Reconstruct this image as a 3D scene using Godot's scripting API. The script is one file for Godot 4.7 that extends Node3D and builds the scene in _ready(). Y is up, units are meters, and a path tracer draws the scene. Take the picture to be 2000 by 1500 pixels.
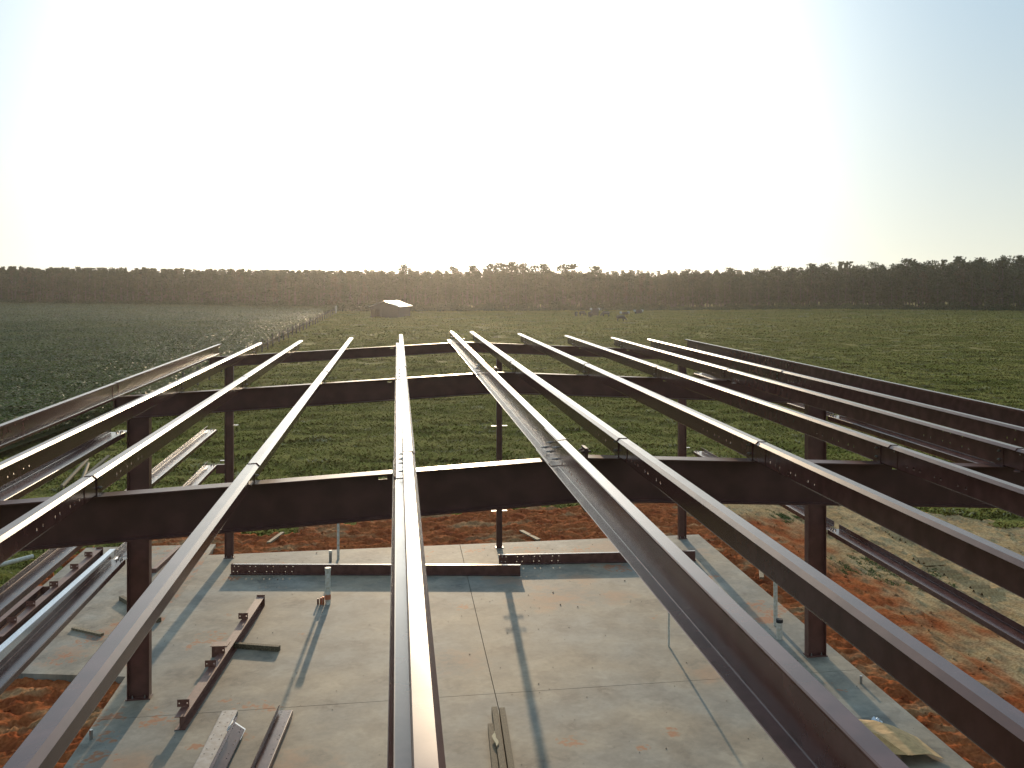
extends Node3D
# Steel roof frame over a new slab, pasture and pine wood behind, low sun in front.
# World: x right, y up (slab top at 0), depth d runs along -z.
const D1 := 8.64
const D2 := 16.69
const D3 := 24.74
const RIDGE := 5.16
const SLOPE := 0.05
const EYE := Vector3(-1.657, 6.746, 0.0)
var M := {}
var taken := {}
var rng := RandomNumberGenerator.new()
var nz := FastNoiseLite.new()
var nf := FastNoiseLite.new()
var nh := FastNoiseLite.new()

class MB:
	var v := PackedVector3Array()
	var n := PackedVector3Array()
	var u := PackedVector2Array()
	var c := PackedColorArray()
	var T := Transform3D.IDENTITY
	var col := Color.WHITE
	func tri(a: Vector3, b: Vector3, d: Vector3, out := Vector3.ZERO):
		var m := (d - a).cross(b - a).normalized()
		if out != Vector3.ZERO and m.dot(out) < 0.0:
			var k := b; b = d; d = k; m = -m
		var w := (T.basis * m).normalized()
		for p in [a, b, d]:
			v.append(T * p); n.append(w); u.append(Vector2(p.x, p.z)); c.append(col)
	func quad(a: Vector3, b: Vector3, d: Vector3, e: Vector3, out := Vector3.ZERO):
		tri(a, b, d, out); tri(a, d, e, out)
	func box(lo: Vector3, hi: Vector3):
		var x := [lo, hi]
		for s in 2:
			var X: float = x[s].x; var Y: float = x[s].y; var Z: float = x[s].z
			var k := 1.0 if s == 1 else -1.0
			quad(Vector3(X, lo.y, lo.z), Vector3(X, hi.y, lo.z), Vector3(X, hi.y, hi.z), Vector3(X, lo.y, hi.z), Vector3(k, 0, 0))
			quad(Vector3(lo.x, Y, lo.z), Vector3(hi.x, Y, lo.z), Vector3(hi.x, Y, hi.z), Vector3(lo.x, Y, hi.z), Vector3(0, k, 0))
			quad(Vector3(lo.x, lo.y, Z), Vector3(hi.x, lo.y, Z), Vector3(hi.x, hi.y, Z), Vector3(lo.x, hi.y, Z), Vector3(0, 0, k))
	func tube(p: Vector3, q: Vector3, r0: float, r1: float, seg := 12, cap := true):
		var ax := (q - p).normalized()
		var s := ax.cross(Vector3.UP if absf(ax.y) < 0.9 else Vector3.RIGHT).normalized()
		var t := ax.cross(s)
		for i in seg:
			var a := TAU * i / seg; var b := TAU * (i + 1) / seg
			var na := s * cos(a) + t * sin(a); var nb := s * cos(b) + t * sin(b)
			var pts := [p + na * r0, p + nb * r0, q + nb * r1, q + na * r1]
			var nn := [na, nb, nb, na]
			for k in [0, 2, 1, 0, 3, 2]:
				v.append(T * pts[k]); n.append((T.basis * nn[k]).normalized()); u.append(Vector2(a, 0)); c.append(col)
			if cap:
				tri(p, pts[0], pts[1], -ax)
				if r1 > 0.0: tri(q, pts[3], pts[2], ax)
	func extrude(poly: PackedVector2Array, z0: float, z1: float):
		if Geometry2D.is_polygon_clockwise(poly): poly.reverse()
		var m := poly.size()
		for i in m:
			var a := poly[i]; var b := poly[(i + 1) % m]
			var o := Vector3(b.y - a.y, a.x - b.x, 0)
			quad(Vector3(a.x, a.y, z0), Vector3(b.x, b.y, z0), Vector3(b.x, b.y, z1), Vector3(a.x, a.y, z1), o)
		var ix := Geometry2D.triangulate_polygon(poly)
		for i in range(0, ix.size(), 3):
			for zz in [[z0, -1.0], [z1, 1.0]]:
				var P := []
				for k in 3: P.append(Vector3(poly[ix[i + k]].x, poly[ix[i + k]].y, zz[0]))
				tri(P[0], P[1], P[2], Vector3(0, 0, zz[1] * signf(z1 - z0)))
	func sheet(path: Array, t: float, z0: float, z1: float):
		var a := PackedVector2Array(); var b := PackedVector2Array()
		for i in path.size():
			var d0: Vector2 = (path[i] - path[i - 1]).normalized() if i > 0 else (path[1] - path[0]).normalized()
			var d1: Vector2 = (path[i + 1] - path[i]).normalized() if i < path.size() - 1 else d0
			var m := (d0 + d1).normalized()
			var off := Vector2(-m.y, m.x) * (t * 0.5 / maxf(0.4, m.dot(d1)))
			a.append(path[i] + off); b.append(path[i] - off)
		b.reverse()
		a.append_array(b)
		extrude(a, z0, z1)
	# an upright plate across x, from y0 to y1 and z0 to z1, with rectangular holes [z, y, width, height]
	func web(x: float, t: float, y0: float, y1: float, z0: float, z1: float, holes: Array):
		var cuts := [z0, z1]
		for h in holes:
			cuts.append(h[0] - h[2] / 2); cuts.append(h[0] + h[2] / 2)
		cuts.sort()
		for i in cuts.size() - 1:
			var za: float = cuts[i]; var zb: float = cuts[i + 1]
			if zb - za < 1e-5: continue
			var ys := [y0]
			var inside := []
			for h in holes:
				if h[0] - h[2] / 2 < (za + zb) / 2 and h[0] + h[2] / 2 > (za + zb) / 2: inside.append(h)
			inside.sort_custom(func(p, q): return p[1] < q[1])
			for h in inside:
				ys.append(h[1] - h[3] / 2); ys.append(h[1] + h[3] / 2)
				for e in [-1.0, 1.0]:
					var yy: float = h[1] + e * h[3] / 2
					quad(Vector3(x - t / 2, yy, za), Vector3(x + t / 2, yy, za), Vector3(x + t / 2, yy, zb), Vector3(x - t / 2, yy, zb), Vector3(0, -e, 0))
					var zz: float = za if e < 0 else zb
					quad(Vector3(x - t / 2, ys[-2], zz), Vector3(x + t / 2, ys[-2], zz), Vector3(x + t / 2, ys[-1], zz), Vector3(x - t / 2, ys[-1], zz), Vector3(0, 0, -e))
			ys.append(y1)
			for k in range(0, ys.size(), 2):
				for e in [-1.0, 1.0]:
					var X: float = x + e * t / 2
					quad(Vector3(X, ys[k], za), Vector3(X, ys[k + 1], za), Vector3(X, ys[k + 1], zb), Vector3(X, ys[k], zb), Vector3(e, 0, 0))
		for zz in [[z0, -1.0], [z1, 1.0]]:
			quad(Vector3(x - t / 2, y0, zz[0]), Vector3(x + t / 2, y0, zz[0]), Vector3(x + t / 2, y1, zz[0]), Vector3(x - t / 2, y1, zz[0]), Vector3(0, 0, zz[1]))
	func mesh(mat: Material) -> ArrayMesh:
		var arr := []
		arr.resize(Mesh.ARRAY_MAX)
		arr[Mesh.ARRAY_VERTEX] = v; arr[Mesh.ARRAY_NORMAL] = n; arr[Mesh.ARRAY_TEX_UV] = u; arr[Mesh.ARRAY_COLOR] = c
		var m := ArrayMesh.new()
		m.add_surface_from_arrays(Mesh.PRIMITIVE_TRIANGLES, arr)
		m.surface_set_material(0, mat)
		return m

func numbered(called: String) -> String:
	taken[called] = taken.get(called, -1) + 1
	return called if taken[called] == 0 else "%s_%03d" % [called, taken[called]]

func tag(o: Node, label: String, category: String, group := ""):
	o.set_meta("label", label); o.set_meta("category", category)
	if group != "": o.set_meta("group", group)
	return o

func thing(called: String, label: String, category: String, at := Vector3.ZERO, turn := 0.0, group := "") -> Node3D:
	var o := Node3D.new()
	o.name = numbered(called)
	add_child(o)
	o.position = at; o.rotation.y = turn
	tag(o, label, category, group)
	return o

func put(called: String, b, mat: Material = null, parent: Node = null) -> MeshInstance3D:
	var o := MeshInstance3D.new()
	o.mesh = b.mesh(mat) if b is MB else b
	if parent == null:
		o.name = numbered(called); add_child(o)
	else:
		o.name = called; parent.add_child(o, true)
	return o

func setting(called: String, b, mat: Material = null, parent: Node = null) -> MeshInstance3D:
	var o := put(called, b, mat, parent)
	if parent == null: o.set_meta("kind", "structure")
	return o

func lin(r: float, g: float, b: float) -> Color:
	return Color(r, g, b).linear_to_srgb()

func noise_tex(size: int, freq: float, a: Color, b: Color, sd: int, oct := 4, lo := 0.25, hi := 0.75) -> ImageTexture:
	var f := FastNoiseLite.new()
	f.seed = sd; f.frequency = freq; f.fractal_octaves = oct; f.noise_type = FastNoiseLite.TYPE_SIMPLEX_SMOOTH
	var src := f.get_seamless_image(size, size).get_data()
	var out := PackedByteArray()
	out.resize(size * size * 3)
	for i in size * size:
		var k := a.lerp(b, clampf((src[i] / 255.0 - lo) / (hi - lo), 0, 1))
		out[i * 3] = k.r8; out[i * 3 + 1] = k.g8; out[i * 3 + 2] = k.b8
	var im := Image.create_from_data(size, size, false, Image.FORMAT_RGB8, out)
	return ImageTexture.create_from_image(im)

func bump_tex(size: int, freq: float, sd: int, strength: float) -> ImageTexture:
	var f := FastNoiseLite.new()
	f.seed = sd; f.frequency = freq; f.fractal_octaves = 4
	var im := f.get_seamless_image(size, size)
	im.convert(Image.FORMAT_RGBA8)
	im.bump_map_to_normal_map(strength)
	return ImageTexture.create_from_image(im)

func mat(called: String, color: Color, rough: float, metal := 0.0, tex: Texture2D = null, scale := 1.0, spec := 0.5) -> StandardMaterial3D:
	var m := StandardMaterial3D.new()
	m.resource_name = called
	m.albedo_color = color; m.roughness = rough; m.metallic = metal; m.metallic_specular = spec
	if tex:
		m.albedo_texture = tex; m.uv1_triplanar = true; m.uv1_world_triplanar = true; m.uv1_scale = Vector3.ONE * scale
	M[called] = m
	return m

func roof_y(x: float) -> float: return RIDGE - SLOPE * absf(x)

func _ready():
	rng.seed = 11
	nz.seed = 3; nz.frequency = 1.0; nz.fractal_octaves = 3
	nf.seed = 8; nf.frequency = 1.0; nf.fractal_octaves = 2
	nh.seed = 5; nh.frequency = 1.0; nh.fractal_octaves = 4
	camera_and_light()
	materials()
	ground()
	slab()
	frames()
	purlins()
	girts()
	loose_steel()
	pipes_and_lumber()
	pasture()
	crop()
	fence_barn_cattle()
	forest()

func camera_and_light():
	var cam := Camera3D.new()
	cam.name = "camera"
	add_child(cam)
	cam.position = EYE
	cam.rotation.y = -0.157
	cam.projection = Camera3D.PROJECTION_FRUSTUM
	cam.near = 0.05; cam.far = 4000.0
	cam.size = 0.05 * 1500.0 / 1923.3
	cam.frustum_offset = Vector2(-79.6, -205.8) / 1923.3 * 0.05
	cam.current = true
	var sun := DirectionalLight3D.new()
	sun.name = "sun"
	add_child(sun)
	var az := deg_to_rad(2.7)
	var el := deg_to_rad(10.2)
	var to_sun := Vector3(sin(az) * cos(el), sin(el), -cos(az) * cos(el))
	sun.look_at_from_position(to_sun * 50.0, Vector3.ZERO)
	sun.light_energy = 0.9
	sun.light_color = Color(1.0, 0.88, 0.72)
	sun.light_angular_distance = 0.6
	sun.shadow_enabled = true
	var e := Environment.new()
	e.background_mode = Environment.BG_SKY
	var W := 512; var H := 256
	var im := Image.create_empty(W, H, false, Image.FORMAT_RGBF)
	for j in H:
		var up := PI * (0.5 - (j + 0.5) / H)
		for i in W:
			var a := TAU * (i + 0.5) / W
			var dir := Vector3(sin(a) * cos(up), sin(up), -cos(a) * cos(up))
			var y := maxf(dir.y, 0.0)
			var h := pow(1.0 - y, 5.0)
			var k := Vector3(0.30, 0.46, 0.62).lerp(Vector3(0.70, 0.71, 0.585), h)
			var ang := rad_to_deg(acos(clampf(dir.dot(to_sun), -1, 1)))
			var g := 8.0 * exp(-ang / 5.0) + 1.5 * exp(-ang * ang / 256.0)
			k += Vector3(1.0, 0.95, 0.82) * g
			if dir.y < 0.0: k = k.lerp(Vector3(0.1, 0.1, 0.06), clampf(-dir.y * 12.0, 0, 1))
			k *= 0.94
			im.set_pixel(i, j, Color(k.x, k.y, k.z))
	var sky := Sky.new()
	var sm := PanoramaSkyMaterial.new()
	sm.panorama = ImageTexture.create_from_image(im)
	sky.sky_material = sm
	e.sky = sky
	e.tonemap_mode = Environment.TONE_MAPPER_LINEAR
	e.tonemap_exposure = 1.27
	e.sdfgi_enabled = true; e.ssao_enabled = true; e.ssil_enabled = true
	e.volumetric_fog_enabled = true
	e.volumetric_fog_density = 0.00022
	e.volumetric_fog_albedo = Color(0.97, 0.96, 0.95)
	e.volumetric_fog_anisotropy = 0.8
	var we := WorldEnvironment.new()
	we.name = "world_environment"
	we.environment = e
	add_child(we)

func materials():
	var st := noise_tex(512, 0.012, Color(0.86, 0.84, 0.82), Color(1.0, 1.0, 1.0), 21, 5)
	var s := mat("primer", lin(0.125, 0.05, 0.038), 0.24, 0.0, st, 0.7)
	s.roughness_texture = noise_tex(512, 0.006, Color(0.92, 0.92, 0.92), Color(1, 1, 1), 22, 2)
	mat("primer_beam", lin(0.12, 0.043, 0.03), 0.42, 0.0, st, 0.5)
	mat("primer_rust", lin(0.17, 0.065, 0.042), 0.5, 0.0, st, 1.3)
	mat("bolt", lin(0.45, 0.43, 0.4), 0.35, 1.0)
	mat("galvanised", lin(0.72, 0.76, 0.78), 0.4, 0.75, noise_tex(256, 0.05, Color(0.85, 0.86, 0.88), Color(1, 1, 1), 31), 2.0)
	mat("grey_primer", lin(0.26, 0.24, 0.22), 0.5, 0.0, st, 1.0)
	var pv := mat("pvc", lin(0.62, 0.6, 0.54), 0.4, 0.0, noise_tex(256, 0.03, Color(0.86, 0.83, 0.76), Color(1, 1, 1), 41), 1.7)
	pv.resource_name = "pvc"
	mat("copper", lin(0.55, 0.2, 0.1), 0.35, 1.0)
	mat("orange_pvc", lin(0.45, 0.14, 0.06), 0.5)
	mat("lumber", lin(0.30, 0.225, 0.13), 0.75, 0.0, noise_tex(512, 0.02, Color(0.62, 0.6, 0.55), Color(1, 1, 1), 51, 5), 2.5)
	mat("treated_lumber", lin(0.19, 0.145, 0.08), 0.8, 0.0, noise_tex(512, 0.02, Color(0.55, 0.52, 0.48), Color(1.0, 1.0, 1.0), 52, 5), 3.1)
	mat("cardboard", lin(0.56, 0.35, 0.15), 0.85, 0.0, noise_tex(256, 0.02, Color(0.88, 0.87, 0.85), Color(1, 1, 1), 53), 1.5)
	mat("bark", lin(0.09, 0.07, 0.055), 0.9)
	mat("black_rubber", lin(0.02, 0.02, 0.021), 0.7)
	mat("barn_wood", lin(0.10, 0.075, 0.06), 0.85, 0.0, noise_tex(256, 0.03, Color(0.7, 0.7, 0.7), Color(1, 1, 1), 61), 0.7)
	mat("tin_roof", lin(0.6, 0.58, 0.54), 0.4, 0.8)
	mat("dark_hide", lin(0.02, 0.016, 0.013), 0.7)
	var gr := mat("grass_blade", Color.WHITE, 0.6)
	gr.vertex_color_use_as_albedo = true
	gr.backlight = Color(0.9, 1.0, 0.5); gr.metallic_specular = 0.05; gr.roughness = 0.9
	gr.cull_mode = BaseMaterial3D.CULL_DISABLED
	var lf := mat("leaf", Color.WHITE, 0.55)
	lf.vertex_color_use_as_albedo = true
	lf.backlight = Color(0.5, 0.55, 0.28); lf.metallic_specular = 0.15
	lf.cull_mode = BaseMaterial3D.CULL_DISABLED
	var cr := mat("crop_leaf", Color.WHITE, 0.42)
	cr.vertex_color_use_as_albedo = true
	cr.backlight = Color(0.6, 0.8, 0.35); cr.metallic_specular = 0.12
	cr.cull_mode = BaseMaterial3D.CULL_DISABLED

# ---------------------------------------------------------------- ground
var yard := PackedVector2Array([Vector2(-9.5, 4), Vector2(-9.7, 25), Vector2(-9.2, 27.4), Vector2(-5.4, 27.7), Vector2(-1, 29.2), Vector2(4, 29.4), Vector2(9, 30.2), Vector2(12.0, 29.6), Vector2(14.8, 26.6), Vector2(17.4, 22.8), Vector2(24, 13), Vector2(30, 4)])

func in_yard(x: float, d: float) -> bool:
	return Geometry2D.is_point_in_polygon(Vector2(x + nz.get_noise_2d(x * 0.7, d * 0.7) * 1.1, d + nz.get_noise_2d(x * 0.6 + 40, d * 0.6) * 1.0), yard)

func grid(x0: float, x1: float, d0: float, d1: float, step: float, height: Callable, color: Callable) -> ArrayMesh:
	var nx := int((x1 - x0) / step) + 1
	var nd := int((d1 - d0) / step) + 1
	var v := PackedVector3Array(); var nn := PackedVector3Array(); var c := PackedColorArray(); var ix := PackedInt32Array()
	v.resize(nx * nd); nn.resize(nx * nd); c.resize(nx * nd)
	for j in nd:
		var d := d0 + j * step
		for i in nx:
			var x := x0 + i * step
			v[j * nx + i] = Vector3(x, height.call(x, d), -d)
			c[j * nx + i] = color.call(x, d)
	for j in nd:
		for i in nx:
			var hx := v[j * nx + mini(i + 1, nx - 1)] - v[j * nx + maxi(i - 1, 0)]
			var hd := v[mini(j + 1, nd - 1) * nx + i] - v[maxi(j - 1, 0) * nx + i]
			nn[j * nx + i] = hx.cross(hd).normalized()
			if nn[j * nx + i].y < 0: nn[j * nx + i] = -nn[j * nx + i]
	for j in nd - 1:
		for i in nx - 1:
			var a := j * nx + i
			ix.append_array([a, a + nx, a + 1, a + 1, a + nx, a + nx + 1])
	var arr := []
	arr.resize(Mesh.ARRAY_MAX)
	arr[Mesh.ARRAY_VERTEX] = v; arr[Mesh.ARRAY_NORMAL] = nn; arr[Mesh.ARRAY_COLOR] = c; arr[Mesh.ARRAY_INDEX] = ix
	var m := ArrayMesh.new()
	m.add_surface_from_arrays(Mesh.PRIMITIVE_TRIANGLES, arr)
	return m

var tracks := [[Vector2(11.15, 22.6), Vector2(11.25, 19.8)], [Vector2(11.72, 25.6), Vector2(11.76, 23.8)], [Vector2(10.05, 19.5), Vector2(10.4, 17.2)], [Vector2(12.6, 27.6), Vector2(13.2, 25.6)], [Vector2(9.9, 26.8), Vector2(10.2, 24.6)]]

func rough_mask(x: float, d: float) -> float:
	var a := 1.0 - smoothstep(7.4, 8.2, x + 0.5 * nz.get_noise_2d(x * 0.5, d * 0.5))
	return a

func yard_height(x: float, d: float) -> float:
	var base := -0.15 - 0.05 * smoothstep(6.5, 12.0, absf(x)) + 0.03 * nz.get_noise_2d(x * 0.25, d * 0.25)
	var r := rough_mask(x, d)
	var w := Vector2(x + 0.12 * nf.get_noise_2d(x * 2.2, d * 2.2), d + 0.12 * nf.get_noise_2d(x * 2.2 + 9, d * 2.2))
	var clod := nh.get_noise_2d(w.x * 2.1, w.y * 2.6)
	var foot := 1.0 - absf(nz.get_noise_2d(w.x * 1.7 + 30, w.y * 1.7))
	var h := base + r * (0.085 * clod + 0.075 * (foot * foot - 0.6) + 0.03 * nf.get_noise_2d(x * 6.0, d * 6.0))
	if x > 6.2: h -= r * 0.04
	# graded tan dirt: long shallow wheel ruts and scraped lines
	var t := 1.0 - r
	var s := x + 0.09 * d
	h += t * (0.03 * nz.get_noise_2d(s * 3.0, d * 0.25) + 0.022 * nf.get_noise_2d(s * 8.0, d * 0.6 + 7) + 0.016 * nh.get_noise_2d(x * 2.2, d * 2.2))
	var nb := nz.get_noise_2d(s * 1.3, d * 0.12 + 20)
	h += t * 0.05 * (1.0 - smoothstep(0.0, 0.12, absf(nb)))
	if not in_yard(x, d): h = -0.42
	return h

func yard_color(x: float, d: float) -> Color:
	var edge := 9.1 - 2.0 * smoothstep(25.0, 30.0, d)
	var t := smoothstep(-0.9, 0.9, x - edge + 1.3 * nz.get_noise_2d(x * 0.5 + 3, d * 0.35) + 0.8 * nf.get_noise_2d(x * 2.0, d * 0.6))
	t = maxf(t, 0.55 * smoothstep(0.15, 0.5, nz.get_noise_2d(x * 0.4, d * 0.9 + 50)))
	var k := nh.get_noise_2d(x * 1.3, d * 1.3)
	var red := Color(0.34, 0.088, 0.031).lerp(Color(0.43, 0.14, 0.05), clampf(0.5 + k, 0, 1))
	red = red.lerp(Color(0.22, 0.054, 0.021), clampf(nf.get_noise_2d(x * 1.1 + 60, d * 1.1) * 1.6 - 0.1, 0, 0.8))
	var tan := Color(0.43, 0.29, 0.14).lerp(Color(0.54, 0.375, 0.195), clampf(0.5 + 1.2 * nz.get_noise_2d((x + 0.09 * d) * 1.6, d * 0.4), 0, 1))
	tan = tan.lerp(Color(0.28, 0.18, 0.10), clampf(k * 1.3, 0, 0.6))
	return red.lerp(tan, clampf(t, 0, 1))

func ground():
	var gm := mat("soil", lin(0.085, 0.10, 0.04), 0.95, 0.0, noise_tex(512, 0.02, Color(0.7, 0.72, 0.62), Color(1, 1, 1), 71, 5), 0.05, 0.1)
	var b := MB.new()
	b.quad(Vector3(-2500, -0.5, -2500), Vector3(2500, -0.5, -2500), Vector3(2500, -0.5, 600), Vector3(-2500, -0.5, 600), Vector3.UP)
	setting("ground", b, gm)
	var ym := mat("clay", Color.WHITE, 0.95, 0.0, noise_tex(512, 0.03, Color(0.78, 0.76, 0.74), Color(1, 1, 1), 72, 5), 0.8, 0.05)
	ym.vertex_color_use_as_albedo = true
	var ymesh := grid(-12.0, 27.0, 6.0, 31.6, 0.065, yard_height, yard_color)
	ymesh.surface_set_material(0, ym)
	setting("dirt_yard", ymesh)
	# pressed tread bars of the machine tracks
	var tr := MB.new()
	for tk in tracks:
		var a: Vector2 = tk[0]; var e: Vector2 = tk[1]
		var dir := (e - a).normalized(); var side := Vector2(-dir.y, dir.x)
		var L := a.distance_to(e)
		var s := 0.0
		while s < L:
			var q := a + dir * s + side * rng.randf_range(-0.03, 0.03)
			var hw := rng.randf_range(0.2, 0.3)
			var y := yard_height(q.x, q.y) - 0.012
			var tall := rng.randf_range(0.06, 0.085)
			tr.col = yard_color(q.x, q.y) * rng.randf_range(0.85, 1.05)
			var p0 := q - side * hw; var p1 := q + side * hw
			var f0 := Vector3(p0.x, y, -p0.y); var f1 := Vector3(p1.x, y, -p1.y)
			var w := Vector3(dir.x, 0, -dir.y) * 0.075
			var t0 := f0 + Vector3(0, tall, 0); var t1 := f1 + Vector3(0, tall * rng.randf_range(0.6, 1.0), 0)
			tr.quad(f0 - w, f1 - w, t1, t0, Vector3.UP - w * 20); tr.quad(f0 + w, f1 + w, t1, t0, Vector3.UP + w * 20)
			s += rng.randf_range(0.24, 0.28)
	var t := put("tread_ridges", tr, ym)
	t.set_meta("kind", "stuff")
	tag(t, "rows of small tread ridges pressed into the tan dirt", "tyre tracks")
	# clods of clay lying loose round the slab
	var cl := MB.new()
	for i in 1500:
		var x := rng.randf_range(-9.5, 9.0); var d := rng.randf_range(8.0, 29.0)
		if rng.randf() < 0.15: x = rng.randf_range(8.0, 16.0)
		if absf(x) < 6.3 and d < 25.2 or not in_yard(x, d): continue
		if x < -6.1 and d > 17.6: continue
		var r := rng.randf_range(0.012, 0.045) * (1.6 if rng.randf() < 0.08 else 1.0)
		cl.col = yard_color(x, d) * rng.randf_range(0.75, 1.1)
		lump(cl, Vector3(x, yard_height(x, d) + r * 0.3, -d), r, 0.7)
	var c := put("clay_clods", cl, ym)
	c.set_meta("kind", "stuff")
	tag(c, "loose clods of clay scattered on the bare dirt", "clods")

func lump(b: MB, at: Vector3, r: float, flat: float):
	var p := []
	for k in [[0, 1, 0], [1, 0, 0], [0, 0, 1], [-1, 0, 0], [0, 0, -1], [0, -1, 0]]:
		p.append(at + Vector3(k[0], k[1] * flat, k[2]).rotated(Vector3.UP, rng.randf() * 0.6) * r * rng.randf_range(0.7, 1.25))
	for i in 4:
		var a: Vector3 = p[1 + i]; var e: Vector3 = p[1 + (i + 1) % 4]
		b.tri(p[0], a, e, (a + e) * 0.5 - at + Vector3(0, r, 0)); b.tri(p[5], a, e, (a + e) * 0.5 - at - Vector3(0, r, 0))

# ---------------------------------------------------------------- slab
var stains := [[-5.13, 19.29, 0.32], [-5.36, 18.81, 0.16], [-5.41, 16.16, 0.16], [-5.28, 15.75, 0.24], [-4.02, 16.19, 0.22], [-4.36, 16.34, 0.11], [-3.69, 16.04, 0.22], [-5.34, 24.01, 0.28], [-5.3, 23.0, 0.22], [0.86, 14.18, 0.2], [1.83, 13.79, 0.1], [3.43, 19.07, 0.12], [3.39, 22.62, 0.5], [-0.36, 20.29, 0.26], [-0.78, 23.08, 0.4], [-2.31, 23.32, 0.4], [-3.43, 19.16, 0.1], [-6.06, 16.05, 0.3], [-5.82, 15.32, 0.22], [-5.8, 14.62, 0.26], [5.9, 19.09, 0.35], [5.6, 18.58, 0.35], [5.73, 19.49, 0.24], [5.5, 15.48, 0.13], [5.49, 15.17, 0.12], [-4.53, 14.8, 0.12], [-5.01, 20.56, 0.1], [-3.89, 15.02, 0.15], [2.37, 14.19, 0.14], [1.5, 24.2, 0.55], [2.8, 23.9, 0.5], [4.6, 23.3, 0.45], [5.4, 21.5, 0.3], [-1.2, 24.3, 0.5], [-4.4, 23.9, 0.3], [0.3, 24.5, 0.4]]
var smears := [[1.97, 20.76, 0.9], [1.35, 20.35, 0.8], [0.88, 21.83, 0.7], [2.9, 20.4, 0.5], [2.4, 21.9, 0.5], [3.6, 24.3, 0.8], [5.3, 23.4, 0.7], [5.4, 19.2, 0.7], [-5.3, 14.4, 0.6], [-3.0, 14.0, 0.6], [3.6, 16.2, 0.6], [-0.6, 17.4, 0.7]]

func concrete(x0: float, x1: float, d0: float, d1: float, w: int, h: int, spots: Array, wash: Array, sd: int) -> StandardMaterial3D:
	var f := FastNoiseLite.new()
	f.seed = sd; f.fractal_octaves = 5; f.frequency = 0.0045
	var big := f.get_image(w, h).get_data()
	f.seed = sd + 1; f.frequency = 0.03
	var fine := f.get_image(w, h).get_data()
	f.seed = sd + 2; f.frequency = 0.012; f.domain_warp_enabled = true; f.domain_warp_amplitude = 60.0
	var mid := f.get_image(w, h).get_data()
	f.domain_warp_enabled = false; f.seed = sd + 3; f.frequency = 0.11
	var grit := f.get_image(w, h).get_data()
	var out := PackedByteArray()
	out.resize(w * h * 3)
	var warm := Color(0.565, 0.52, 0.445)
	var cool := Color(0.505, 0.50, 0.465)
	for i in w * h:
		var a := big[i] / 255.0; var m := mid[i] / 255.0; var s := fine[i] / 255.0
		var k := cool.lerp(warm, clampf((a - 0.25) * 2.0, 0, 1))
		var g := 1.0 + (m - 0.5) * 0.36 + (s - 0.5) * 0.16 + (grit[i] / 255.0 - 0.5) * 0.10
		if m < 0.27: g -= (0.27 - m) * 0.6
		if s > 0.80: g -= 0.05
		out[i * 3] = int(clampf(k.r * g * 255, 0, 255)); out[i * 3 + 1] = int(clampf(k.g * g * 255, 0, 255)); out[i * 3 + 2] = int(clampf(k.b * g * 255, 0, 255))
	var px := w / (x1 - x0); var pd := h / (d1 - d0)
	for pass_ in 2:
		for q in (wash if pass_ == 0 else spots):
			var r: float = q[2]
			for j in range(maxi(0, int((q[1] - r * 1.3 - d0) * pd)), mini(h, int((q[1] + r * 1.3 - d0) * pd))):
				for i in range(maxi(0, int((q[0] - r * 1.3 - x0) * px)), mini(w, int((q[0] + r * 1.3 - x0) * px))):
					var at := j * w + i
					var far := Vector2(x0 + i / px - q[0], d0 + j / pd - q[1]).length() / r
					var t := 0.0
					if pass_ == 0:
						t = clampf((1.0 - far) * 1.2 + (mid[at] / 255.0 - 0.55) * 2.2 + (fine[at] / 255.0 - 0.5) * 0.8, 0, 1) * 0.35 * clampf((1.3 - far) * 3.0, 0, 1)
					else:
						t = clampf(((1.0 - far) * 0.9 + (fine[at] / 255.0 - 0.5) * 2.4 + (mid[at] / 255.0 - 0.5) * 1.2 + (grit[at] / 255.0 - 0.5) * 2.2 - 0.36) * 1.6, 0, 1) * 0.85 * clampf((1.3 - far) * 4.0, 0, 1)
					var o := at * 3
					out[o] = int(lerpf(out[o], 158, t)); out[o + 1] = int(lerpf(out[o + 1], 98, t)); out[o + 2] = int(lerpf(out[o + 2], 62, t))
	var m2 := StandardMaterial3D.new()
	m2.resource_name = "concrete"
	m2.albedo_texture = ImageTexture.create_from_image(Image.create_from_data(w, h, false, Image.FORMAT_RGB8, out))
	m2.albedo_color = Color(0.97, 0.95, 0.93)
	m2.roughness = 0.72
	m2.metallic_specular = 0.4
	m2.uv1_scale = Vector3(1.0 / (x1 - x0), -1.0 / (d1 - d0), 1)
	m2.uv1_offset = Vector3(-x0 / (x1 - x0), -d0 / (d1 - d0), 0)
	return m2

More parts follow.
